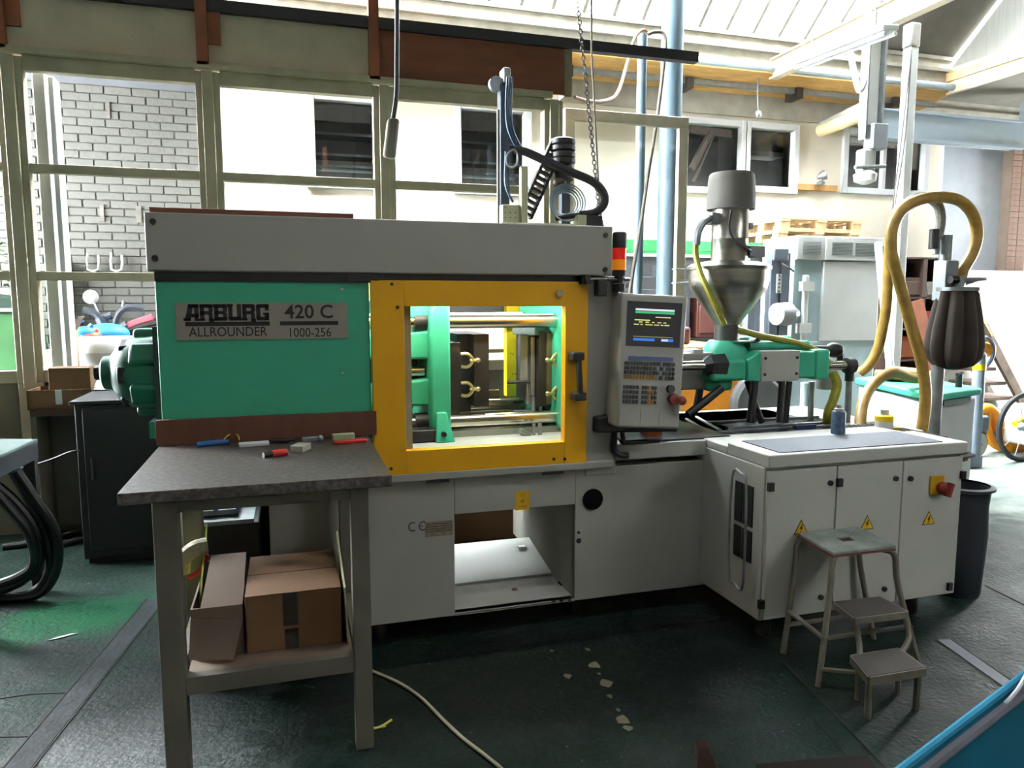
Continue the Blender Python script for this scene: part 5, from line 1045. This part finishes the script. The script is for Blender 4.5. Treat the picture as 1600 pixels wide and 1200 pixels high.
# drum with toys, carton, basket
c = at(135, 545, Y=3.4); dz = at(135, 527, Y=3.3).z
e = T('white_tub', 'large white tub with a pale lid outside the window', 'tub', (-1.42, 3.3, 0))
B().lathe((-1.30, 3.22, 0), [(.22, 0), (.25, .02), (.28, dz - .12), (.31, dz - .1), (.31, dz - .04), (.29, dz), (0, dz + .01)], n=32).build('tub', WHITE, e); B().lathe((-1.30, 3.22, dz - .1), [(.285, -.1), (.315, -.02), (.315, .0)], n=32).build('rim', M('pale_grey_rim', 'b3b8ba', .5), e)
for i, (x, y, col, nm, lab) in enumerate(((124, 531, 'd8402c', 'red_toy', 'red plastic toy in the heap behind the white tub'), (140, 526, 'e2552c', 'orange_toy', 'orange-red plastic toy on the right of the heap'), (106, 541, 'f07a2a', 'orange_cone', 'orange plastic cone left of the white tub'), (132, 519, '2a7fc0', 'blue_toy', 'blue plastic toy between the red ones'))):
    p = at(x, y, Y=3.7); b = B().sph(p, .07, n=12, m=8, sc=(1.3, 1, .7)).cyl(p, p + Vector((.06, 0, .06)), .02, n=8); tag(b.build(nm, M(nm, col, .4)), lab, 'toy')
tag(B().box(-1.85, -1.2, 3.58, 3.83, 0, at(124, 540, Y=3.7).z - .02).build('toy_bench', M('pale_bench', 'a0a29c', .7), bev=.01), 'pale bench carrying the toys behind the white tub', 'bench')
e = T('outdoor_carton', 'tall tan carton with open top outside the window', 'box', (-1.62, 3.1, 0))
p, q = at(82, 512, Y=2.75), at(110, 512, Y=2.75); B().box(p.x - .02, q.x, 2.75, 2.93, 0, p.z).build('body', M('tan_card', 'b09068', .85), e, bev=.004); B().obox((q.x + .02, 2.84, p.z + .02), (.006, .17, .12), ry=.5).build('flap', CARDL, e)  # lighter tan board than the indoor boxes
e = T('blue_rimmed_basket', 'grey mesh basket with a blue rim beside the tan carton', 'basket', (-1.6, 3.5, 0))
p, q = at(84, 499, Y=4.2), at(124, 503, Y=4.2); B().tube([p, (p + q) / 2, q, q + Vector((-.03, .25, 0)), p + Vector((0, .25, 0))], .012, n=6, k=2, closed=True).build('rim', BLUE, e)
B().hexa([(p.x + .05, 4.22, .9), (q.x - .12, 4.22, .9), (q.x - .12, 4.4, .9), (p.x + .05, 4.4, .9), p, q, q + Vector((0, .25, 0)), p + Vector((0, .25, 0))]).build('mesh', glassM('grey_mesh', (.55, .55, .55), .1, .4), e); B().box(p.x + .1, q.x - .15, 4.25, 4.38, 0, .9).build('stand', DSTEEL, e)
# ================================================================== HANGING THINGS
e = T('pendant_switch', 'grimy grey pendant switch hanging on a black cable in front of the windows', 'switch', (.56, 1.0, 2.27))
p, q = at(620, -60, Y=1.0), at(614, 186, Y=1.0)
B().tube([(p.x, 1.0, 4.24), p, at(620, 100, Y=1.0), at(619, 150, Y=1.0), q], .013, n=8).build('cable', RUB, e)
B().tube([q, q + Vector((-.003, 0, -.03))], .018, n=8).build('strain_relief', M('rusty_collar', '6a4634', .7), e)
c = at(611, 216, Y=1.0); B().hexa([c + Vector((-.045, -.035, -.1)), c + Vector((.02, -.035, -.11)), c + Vector((.02, .035, -.11)), c + Vector((-.045, .035, -.1)), c + Vector((-.018, -.035, .1)), c + Vector((.045, -.035, .1)), c + Vector((.045, .035, .1)), c + Vector((-.018, .035, .1))]).build('housing', M('grimy_grey', '5f584f', .7, var=.2), e, bev=.016)
e = T('hoist_chain', 'steel hoist chain hanging in front of the open leaf', 'chain', (1.7, 1.0, 2))
pa, pb = at(901, -10, Y=1.0), at(938, 345, Y=.9); L_ = (pb - pa).length; nl = 52
link = None; dirn = (pb - pa).normalized()
lk = B()
for i in range(nl):
    c = pa.lerp(pb, (i + .5) / nl); r = Vector((0, 1, 0)) if i % 2 else dirn.cross(Vector((0, 1, 0))).normalized(); h = L_ / nl * .62
    lk.tube([c + dirn * h * math.cos(t) + r * .011 * math.sin(t) for t in [k * math.pi / 4 for k in range(8)]], .0035, n=5, k=1, closed=True)
o = lk.build('chain_links', DSTEEL, e); o['kind'] = 'stuff'
B().cyl(pa, (pa.x, pa.y, 4.24), .01, n=6).build('chain_top', DSTEEL, e); B().tube([pb, pb + Vector((.0, -.02, -.04)), pb + Vector((.015, -.02, -.08))], .015, n=8).build('hook', DSTEEL, e)
tag(B().tube([(at(923, 0, Y=1.0).x, 1.0, 4.24), at(924, 40, Y=1.0), at(928, 150, Y=1.0), at(933, 250, Y=1.0), at(939, 345, Y=1.0)], .006, n=6).build('pull_rope', M('grey_rope', '6b675e', .8)), 'thin grey pull rope hanging right of the hoist chain', 'rope')
tag(B().tube([at(898, 152, Y=2.2), at(920, 158, Y=2.3), at(945, 158, Y=2.4), at(965, 145, Y=2.6), at(980, 100, Y=2.8), at(992, 60, Y=2.9), at(1005, 47, Y=2.95), at(1013, 54, Y=2.95)], .014, n=8).build('orange_cable', M('faded_orange_cable', '6d5638', .6, col2='7d4a24', scale=2)), 'faded orange cable sagging from the brown board to the thin pipe', 'cable')
tag(B().tube([at(1012, 54, Y=2.92), at(1022, 50, Y=2.9), at(1036, 52, Y=2.88), at(1040, 70, Y=2.86), at(1035, 120, Y=2.85), at(1026, 190, Y=2.85), at(1013, 270, Y=2.85), at(1003, 340, Y=2.85), at(990, 420, Y=2.85), at(984, 460, Y=2.85)], .016, n=8).build('hooked_cable', M('brown_grey_cable', '4b463e', .6)), 'brown-grey cable hooked over the thin pipe and running down the column', 'cable')
# ================================================================== BACK YARD RIGHT
# green pallet rack
rk = T('pallet_rack', 'grey pallet rack with chipped green beams behind the hopper', 'rack', (5.2, 5.3, 0))
gz = at(1100, 385, Y=5.0).z
B().box(3.6, 7.9, 5.0, 5.06, gz - .06, gz + .06).build('beam', M('chipped_green', '3f9a5e', .6, col2='8fc79a', scale=14, thr=(.55, .7)), rk)
B().box(3.6, 7.9, 5.5, 5.56, gz - .06, gz + .06).build('beam', GREENP, rk)
for x in (3.65, 5.7, 7.75): B().box(x, x + .08, 5.06, 5.14, 0, gz + .06).build('upright', M('rack_grey', '5a5f66', .6), rk); B().box(x, x + .08, 5.5, 5.58, 0, gz + .06).build('upright', M('rack_grey', '5a5f66', .6), rk)
B().box(3.65, 7.9, 5.08, 5.54, 1.0, 1.04).build('shelf', DSTEEL, rk); B().box(3.65, 5.7, 5.54, 5.56, .2, gz - .1).build('back_sheet', M('dark_back_sheet', '4c4d50', .8), rk)
for i, (x0, w, z0, h, col) in enumerate(((3.85, .5, 1.045, .75, '4f5157'), (4.45, .35, 1.045, .9, '3e4046'), (4.9, .6, 1.045, .5, '5a3028'), (3.9, .6, .0, .8, '4b4a46'), (4.7, .7, .0, .7, '3c3a38'))):
    tag(B().box(x0, x0 + w, 5.12, 5.48, z0, z0 + h).box(x0 + .03, x0 + w - .03, 5.105, 5.12, z0 + .05, z0 + h * .8).build('storage_crate', M('crate_%d' % i, col, .6), bev=.01), ['grey steel crate on the rack shelf beside the column', 'tall dark crate on the rack shelf', 'brown-red crate on the rack shelf behind the hopper', 'wide grey crate on the floor under the rack', 'dark crate on the floor under the rack'][i], 'crate', 'crates on the rack')
# pallets on the rack: each with planks and blocks
def pallet(label, x0, y0, z0, rz=0):
    e = T('wooden_pallet', label, 'pallet', (x0, y0, z0), 'pallets on the rack'); pw, pd = 1.2, .8
    R = Matrix.Translation((x0, y0, z0)) @ Matrix.Rotation(rz, 4, 'Z')
    def pb(nm, xa, xb, ya, yb, za, zb):
        b = B().box(xa, xb, ya, yb, za, zb); b.v = [tuple(R @ Vector(v)) for v in b.v]; return b.build(nm, WOODL, e)
    for k in range(5): pb('deck_plank', 0, pw, k * .165, k * .165 + .13, .122, .144)
    for y in (0, .33, .66): pb('stringer', 0, pw, y, y + .13, 0, .02)
    for y in (0, .33, .66):
        for x in (0, .53, 1.06): pb('block', x, x + .14, y + .01, y + .12, .02, .10)
    for x in (0, .53, 1.06): pb('cross_plank', x, x + .14, 0, .8, .10, .122)
z0 = gz + .062
pallet('lower wooden pallet on the rack above the pale blue cabinet', 5.75, 4.72, z0); pallet('upper wooden pallet on the rack above the pale blue cabinet', 5.78, 4.72, z0 + .146)
# pale cabinet machine
e = T('blue_white_cabinet', 'pale blue and white machine cabinet with louvred top below the pallets', 'machine', (5.9, 4.3, 0))
PB_ = M('pale_blue_enamel', 'b7cdd2', .4, var=.04); YQ = 4.0
xa, xm, xb = at(1240, 450, Y=YQ).x, at(1284, 450, Y=YQ).x, at(1372, 450, Y=YQ).x
zt4, zl, zb4 = at(1300, 370, Y=YQ).z, at(1300, 407, Y=YQ).z, at(1300, 533, Y=YQ).z
B().box(xa, xb, YQ, 4.6, .05, zb4).build('lower_body', PB_, e, bev=.01); B().box(xa, xm, YQ + .01, 4.6, zb4, zl).build('side_panel', PB_, e, bev=.006); B().box(xm, xb, YQ - .02, 4.6, zb4, zl - .01).build('front_panel', WHITE, e, bev=.01)
B().box(xa, xm, YQ - .03, 4.6, zl, zt4).build('top_vent_box', WHITE, e, bev=.01); B().box(xm, xb, YQ - .04, 4.6, zl, zt4).build('top_vent_box', WHITE, e, bev=.01)
for (u0, u1) in ((xa + .07, xm - .07), (xm + .08, xm + .36), (xm + .40, xb - .07)):
    for k in range(9): z = zl + .06 + k * (zt4 - zl - .12) / 9; B().box(u0, u1, YQ - .046, YQ - .038, z, z + .009).build('louvre', M('louvre_grey', '6f7473', .6), e)
c = at(1225, 491, Y=3.75); B().lathe((c.x - .02, 3.8, c.z), [(.05, -.06), (.12, -.05), (.13, .1), (.13, .12), (.06, .13)], n=20, axis=(1, .15, 0)).build('spindle_motor', M('grey_motor2', '7b7d80', .5), e)
B().cyl((c.x + .1, 3.85, c.z), (xa + .02, 4.0, c.z), .07, n=16).build('spindle', GALV, e)
B().box(xa + .1, xa + .16, YQ - .06, YQ - .01, at(1262, 560, Y=YQ).z, at(1262, 430, Y=YQ).z).build('handle_rail', WHITE, e, bev=.01); B().box(xa + .06, xa + .22, YQ - .08, YQ - .01, at(1262, 455, Y=YQ).z, at(1262, 440, Y=YQ).z).build('bracket', WHITE, e); B().box(xa + .04, xa + .2, YQ - .08, YQ - .01, at(1262, 520, Y=YQ).z, at(1262, 505, Y=YQ).z).build('bracket', WHITE, e)
# forklift: dark mast + orange body
e = T('forklift', 'orange forklift with a dark steel mast behind the injection unit', 'forklift', (5.0, 4.3, 0))
MST = M('blue_grey_mast_steel', '59636e', .5)
for (a_, b_) in ((1172, 1184), (1206, 1219), (1222, 1236)): p, q = at(a_, 395, Y=3.9), at(b_, 395, Y=3.9); B().box(p.x, q.x, 3.9, 4.0, .1, p.z).build('mast_channel', MST, e, bev=.005)
p = at(1220, 390, Y=3.88); B().box(p.x - .1, p.x + .1, 3.86, 3.9, p.z - .12, p.z + .02).build('mast_head', MST, e, bev=.02)
p, q = at(1214, 428, Y=3.89), at(1220, 458, Y=3.89); b = B().box(p.x, q.x, 3.885, 3.895, q.z, p.z); b.build('white_strip', WHITE, e)
for k in range(5): z = q.z + (p.z - q.z) * (k + .5) / 5; B().sph((.5 * (p.x + q.x), 3.884, z), .012, n=8, m=6).build('strip_hole', BLACK, e)
B().tube([at(1222, 412, Y=3.85), at(1232, 418, Y=3.8), at(1240, 424, Y=3.8)], .012, n=6).build('mast_hose', RUB, e)
YO = 3.4
p, q = at(1064, 545, Y=YO), at(1195, 648, Y=YO)
fz0, fz1 = .25, at(1100, 548, Y=YO).z
B().box(3.3, at(1158, 600, Y=YO).x, YO, 4.3, .2, fz1).build('body', ORANGE, e, bev=.05); B().box(3.35, at(1150, 600, Y=YO).x, YO + .05, 4.25, fz1, fz1 + .05).build('hood_top', M('pale_orange', 'd9a04a', .5), e, bev=.02)
B().box(at(1068, 520, Y=YO).x, at(1097, 520, Y=YO).x, YO + .2, 4.0, fz1 + .05, at(1080, 512, Y=YO).z).build('seat', M('dark_maroon', '43201f', .6), e, bev=.03)
wc = at(1188, 632, Y=YO - .1)
wc.z = max(wc.z, .3)
B().lathe((wc.x, YO - .1, wc.z), [(.13, 0), (.26, .0), (.3, .03), (.3, .17), (.26, .2)], n=32, axis=(0, 1, 0)).build('wheel', M('tyre_grey', '4a4a4a', .8, var=.2), e); whl = bpy.data.objects['wheel.002'] if 'wheel.002' in bpy.data.objects else e; B().lathe((wc.x, YO - .09, wc.z), [(0, .03), (.06, .02), (.12, .035), (.135, 0), (.14, .1)], n=24, axis=(0, 1, 0)).build('hub', M('hub_grey', '8a8c8c', .5), whl)
B().lathe((wc.x, YO - .12, wc.z), [(.31, 0), (.34, 0), (.34, .25), (.31, .25)], n=20, axis=(0, 1, 0), a0=0, a1=math.pi).build('mudguard', BLACK, e)
tag(B().box(5.0, 7.1, 4.68, 4.74, 0, .6).build('block_barrier', M('block_fence', '77745f', .85, var=.2, scale=9), bev=.01), 'low khaki block barrier behind the forklift', 'barrier')
tag(B().cyl((at(1258, 600, Y=2.2).x, 2.2, 0), at(1258, 598, Y=2.2), .035, n=12).build('pale_pipe', M('pale_blue_pipe', 'b4c6cc', .5)), 'pale blue pipe standing behind the grille', 'pipe')
# light-blue leaning pole, brown shelving, plank
tag(B().cyl((at(1415, 575, Y=2.2).x, 2.2, .0), at(1372, 380, Y=3.0), .035, n=12).build('leaning_pole', M('pale_blue_pole', 'bccdd4', .4)), 'pale blue pole leaning behind the tan hoses', 'pole')
e = T('brown_shelving', 'dark brown open shelving loaded with boxes behind the dust bag', 'shelving', (7.4, 4.6, 0))
BS = M('dark_brown_shelf', '3d2a22', .8, var=.2)
xa, xb = at(1408, 450, Y=4.5).x, at(1480, 450, Y=4.5).x; zt5 = at(1440, 402, Y=4.5).z
for x in (xa, (xa + xb) / 2, xb): B().box(x - .03, x + .03, 4.5, 4.95, 0, zt5).build('side_board', BS, e)
for z in (.3, .75, 1.15, 1.55, zt5): B().box(xa, xb, 4.5, 4.95, z - .02, z).build('shelf_board', BS, e)
B().box(xa, xb, 4.93, 4.96, 0, zt5).build('back_board', M('black_back', '1e1917', .9), e)
random.seed(5)
for i, (u, z, w, h, col) in enumerate(((.1, .75, .3, .3, '8a4a2a'), (.62, 1.15, .25, .22, '7d2f22'), (.1, 1.55, .35, .25, '55453c'), (.6, .3, .3, .35, '9a6a42'), (.6, 1.55, .3, .2, '8d8a80'))):
    x = xa + (xb - xa) * u; tag(B().box(x, x + w, 4.55, 4.88, z + .002, z + h).box(x + .02, x + w - .02, 4.54, 4.55, z + .03, z + h - .05).build('shelf_box', M('shelf_box_%d' % i, col, .8), bev=.005), ['rust-brown box on the left middle shelf of the brown shelving', 'dark red box on the right of the brown shelving', 'grey-brown box on the top left shelf of the brown shelving', 'tan box low on the right of the brown shelving', 'pale grey box on the top right shelf of the brown shelving'][i], 'box', 'boxes in the brown shelving')
p, q = at(1430, 470, Y=4.3), at(1478, 600, Y=4.1)
tag(B().beam(p, (q.x, q.y, 0.02), .22, .03, up=(0, 1, 0)).build('leaning_plank', M('red_brown_plank', '8a5138', .7, var=.2)), 'red-brown plank leaning against the shelving', 'plank')
# stairs
st_ = T('timber_stairs', 'weathered timber stairs rising along the white wall', 'stairs', (8.6, 4.3, 0))
SW = M('weathered_stair', '7a695c', .85, var=.25, scale=8)
def sx(x, y): return at(x, y, Y=4.4)
sp1, sp2 = sx(1592, 640), sx(1540, 520)
ts = [(1533, 1588, 622), (1530, 1573, 598), (1527, 1557, 575), (1524, 1546, 553)]
for (a_, b_, y) in ts: p, q = sx(a_, y), sx(b_, y); B().box(p.x - .02, q.x, 4.4, 4.86, p.z - .045, p.z).build('tread', SW, st_, bev=.006)
p, q = sx(1593, 632), sx(1528, 505); b = B().prism([(p.x - .02, 4.36, p.z), (p.x + .12, 4.36, p.z), (q.x + .12, 4.36, q.z), (q.x - .05, 4.36, q.z)], (0, .05, 0)); b.build('stringer', SW, st_)
b = B().prism([(p.x - .02, 4.82, p.z), (p.x + .12, 4.82, p.z), (q.x + .12, 4.82, q.z), (q.x - .05, 4.82, q.z)], (0, .05, 0)); b.build('stringer', SW, st_)
B().box(p.x - .65, p.x + .15, 4.3, 4.88, 0, p.z - .06).build('concrete_plinth', M('plinth_concrete', '8f8a80', .85, var=.15), st_, bev=.01)
B().tube([sx(1532, 502), sx(1545, 525)], .05, n=8).build('handrail_end', WOOD, st_)
for k, (x, y, lab) in enumerate(((1545, 610, 'crumpled white plastic bag on the second lowest stair'), (1560, 635, 'crumpled white plastic bag on the lowest stair'))):
    c = sx(x, y) + Vector((0, .12, .03)); tag(B().sph(c, .09, n=9, m=6, sc=(1, .8, .8)).sph(c + Vector((.06, 0, -.02)), .06, n=7, m=5).build('plastic_bag', PAPER), lab, 'bag', 'bags on the stairs')
# orange go-kart / trike
gk = T('orange_trike', 'orange plastic pedal trike with grey wheels on the yard floor', 'trike', (6.6, 2.5, 0))
def kp(x, y, Y=2.45): return at(x, y, Y=Y)
OR = M('orange_plastic', 'f29a1c', .35, var=.06)
B().tube([kp(1529, 643), kp(1540, 638), kp(1550, 645), kp(1559, 665), kp(1568, 686), kp(1580, 696), kp(1594, 690)], lambda t: .045 + .055 * t, n=12).build('body', OR, gk)
B().tube([kp(1540, 645), kp(1540, 668), kp(1549, 688), kp(1565, 698), kp(1582, 698)], .05, n=10).build('lower_frame', OR, gk)
B().tube([kp(1524, 660), kp(1533, 672), kp(1550, 680), kp(1575, 688)], .035, n=8).build('front_fork', M('grey_fork', '4f5a66', .5), gk)
B().box(kp(1520, 665).x, kp(1532, 665).x, 2.35, 2.5, kp(1525, 672).z, kp(1525, 648).z).build('fork_head', M('grey_fork', '4f5a66', .5), gk, bev=.02)
def wheel(cx, cy, Y, r, par_):
    c = kp(cx, cy, Y); c.z = r
    B().tube([c + Vector((math.cos(t) * r * .93, 0, math.sin(t) * r * .93)) for t in [k * math.pi / 8 for k in range(16)]], r * .075, n=8, closed=True, k=2).build('tyre', RUB, par_)
    B().lathe(c, [(r * .3, -.02), (r * .88, -.015), (r * .88, .015), (r * .3, .02)], n=24, axis=(0, 1, 0)).build('rim', M('pale_rim', 'c9c9bf', .5), par_) if r < .2 else None
    for k in range(10 if r > .2 else 0): a = k * math.pi / 5; B().cyl(c, c + Vector((math.cos(a) * r * .9, 0, math.sin(a) * r * .9)), .004, n=5).build('spoke', GALV, par_)
    B().cyl(c + Vector((0, -.04, 0)), c + Vector((0, .04, 0)), r * .12, n=12).build('hub', GALV, par_)
wheel(1528, 688, 2.35, .125, gk)
e = T('spoked_cart', 'handcart with a large thin spoked wheel at the right edge', 'cart', (6.5, 2.0, 0))
wheel(1600, 672, 2.05, .33, e)
c = kp(1603, 680, 2.15); B().box(c.x + .0, c.x + .5, 2.1, 2.4, .12, .5).build('bucket', WHITE, e, bev=.03); B().tube([kp(1585, 663, 2.15), kp(1600, 655, 2.15), kp(1620, 650, 2.15)], .03, n=8).build('handle', YELB, e)
# pallet-truck handle with cable loop
e = T('pallet_truck', 'grey pallet truck handle with a yellow sticker and looped cable beside the stairs', 'pallet truck', (5.9, 2.1, 0))
p, q = kp(1525, 665, 2.0), kp(1531, 560, 2.0)
B().cyl((p.x, 2.0, .1), q, .05, n=12).build('handle_shaft', M('grey_shaft', '7c8896', .5), e); B().sph(q + Vector((0, 0, .02)), .05).build('pivot_cap', GALV, e)
tt = (at(1528, 578, Y=2.0).z - .1) / (q.z - .1); c0 = Vector((p.x, 2.0, .1)).lerp(q, tt); c1 = Vector((p.x, 2.0, .1)).lerp(q, tt + .06); B().cyl(c0, c1, .052, n=12).build('yellow_sticker', YELB, e)
B().tube([kp(1530, 530, 2.05), kp(1542, 528, 2.05), kp(1552, 540, 2.05), kp(1550, 560, 2.05), kp(1538, 575, 2.05)], .018, n=8).build('cable_loop', M('grey_blue_cable', '6e7a8a', .5), e)
B().tube([kp(1524, 540, 2.1), kp(1540, 545, 2.1), kp(1548, 548, 2.1)], .06, n=8).build('orange_grip', OR, e)
B().box(p.x - .3, p.x + .06, 1.95, 2.12, .0, .12).build('base', M('grey_shaft', '7c8896', .5), e, bev=.02)
# things behind the machine, seen through the openings
tag(B().box(.6, 1.34, 1.25, 1.6, 0, .62).box(.62, 1.32, 1.235, 1.25, .02, .6).build('rear_carton', CARD, bev=.004), 'brown carton behind the machine seen through the chute', 'box')
# ================================================================== FLOOR AND FOREGROUND
l = [(560, 1040), (590, 1052), (625, 1068), (655, 1088), (680, 1112), (700, 1132), (725, 1155), (755, 1178), (785, 1203), (800, 1225)]
tag(B().tube([at(x, y, Z=.007) for x, y in l], .0065, n=8).build('floor_cable', M('cream_cable', 'a8a58a', .5)), 'thin cream cable curving across the dark floor', 'cable')
c = at(590, 1135, Z=.004)
tag(B().tube([at(575, 1133, Z=.005), at(585, 1138, Z=.005), at(598, 1134, Z=.005), at(612, 1125, Z=.005)], .005, n=6).tube([at(592, 1137, Z=.005), at(603, 1135, Z=.005)], .005, n=6).build('yellow_scrap', M('yellow_scrap', 'b5ac4a', .6)), 'small yellow plastic scrap on the floor beside the table leg', 'scrap')
c = at(95, 997, Z=.003); tag(B().prism([c + Vector(v) for v in ((-.05, -.015, 0), (.0, .0, 0), (.06, .03, 0), (.03, .03, 0), (-.02, .01, 0))], (0, 0, .003)).build('pale_scrap', M('dull_scrap', '8a8f8a', .8)), 'pale torn scrap on the green floor patch', 'scrap')
# blue padded cloth at the lower right corner
bl = T('blue_cloth', 'blue cloth with grey-white piping draped at the lower right corner', 'cloth', (2.1, -1.5, 0))
# crate of cloth: sloped blue sheet with folded rolled edge
ea, eb = at(1400, 1212, Z=.25), at(1650, 1020, Z=.42)
fa, fb = at(1560, 1290, Z=.14), at(1760, 1150, Z=.25)
b = B(); n1, n2 = 18, 8
vs = []
for i in range(n1 + 1):
    for j in range(n2 + 1):
        s, t = i / n1, j / n2
        p = ea.lerp(eb, s).lerp(fa.lerp(fb, s), t); p.z += -.05 * math.sin(math.pi * t) + .012 * math.sin(9 * s + 5 * t) * t
        vs.append(p)
b.add(vs, [(i * (n2 + 1) + j, (i + 1) * (n2 + 1) + j, (i + 1) * (n2 + 1) + j + 1, i * (n2 + 1) + j + 1) for i in range(n1) for j in range(n2)])
o = b.build('sheet', M('turquoise_cloth', '114859', .9, spec=.1, var=.15, scale=5), bl); sm = o.modifiers.new('thickness', 'SOLIDIFY'); sm.thickness = .012; sm.offset = -1
B().tube([ea.lerp(eb, s) + Vector((0, 0, .006)) for s in (0, .25, .5, .75, 1)], .012, n=8).build('blue_edge', M('bright_blue_edge', '266d88', .8, spec=.15), bl)
off = (fa - ea).normalized()
B().tube([ea.lerp(eb, s) + off * .035 + Vector((0, 0, .0)) for s in (0, .25, .5, .75, 1)], .016, n=8).build('grey_roll', M('grey_lining', '5c5c66', .8), bl)
B().tube([at(1425, 1210, Z=.24), at(1470, 1165, Z=.27), at(1530, 1130, Z=.3), at(1575, 1095, Z=.35), at(1600, 1062, Z=.4), at(1612, 1030, Z=.42)], .006, n=6).build('piping', M('white_piping', 'c6c2cc', .6), bl)
B().box(1.95, 2.35, -1.9, -1.62, 0, .1).build('carton_under', CARD, bl)
# brown boards poking into the bottom edge
p, q, r_ = at(1088, 1210, Z=.30), at(1096, 1168, Z=.34), at(1126, 1212, Z=.30)
tag(B().prism([at(1088, 1230, Z=.28), at(1090, 1172, Z=.33), at(1098, 1165, Z=.335), at(1108, 1168, Z=.335), at(1132, 1230, Z=.28)], (.01, .03, .004)).box(p.x, p.x + .05, p.y - .02, p.y + .02, 0, .27).build('board_corner', M('dark_brown_edge', '241914', .95, spec=.05), bev=.002), 'upright corner of a dark board with a pale edge at the bottom', 'board')
p = at(1185, 1199, Z=.2); q = at(1365, 1186, Z=.2)
tag(B().prism([at(1180, 1200, Z=.2), at(1355, 1185, Z=.2), at(1385, 1230, Z=.2), at(1180, 1230, Z=.2)], (0, 0, .012)).box(at(1270, 1225, Z=.2).x - .1, at(1270, 1225, Z=.2).x + .1, at(1270, 1225, Z=.2).y - .08, at(1270, 1225, Z=.2).y, 0, .2).build('flat_board', M('dark_brown_edge2', '1c1815', .95, spec=.05)), 'flat dark board edge at the bottom of the picture', 'board')
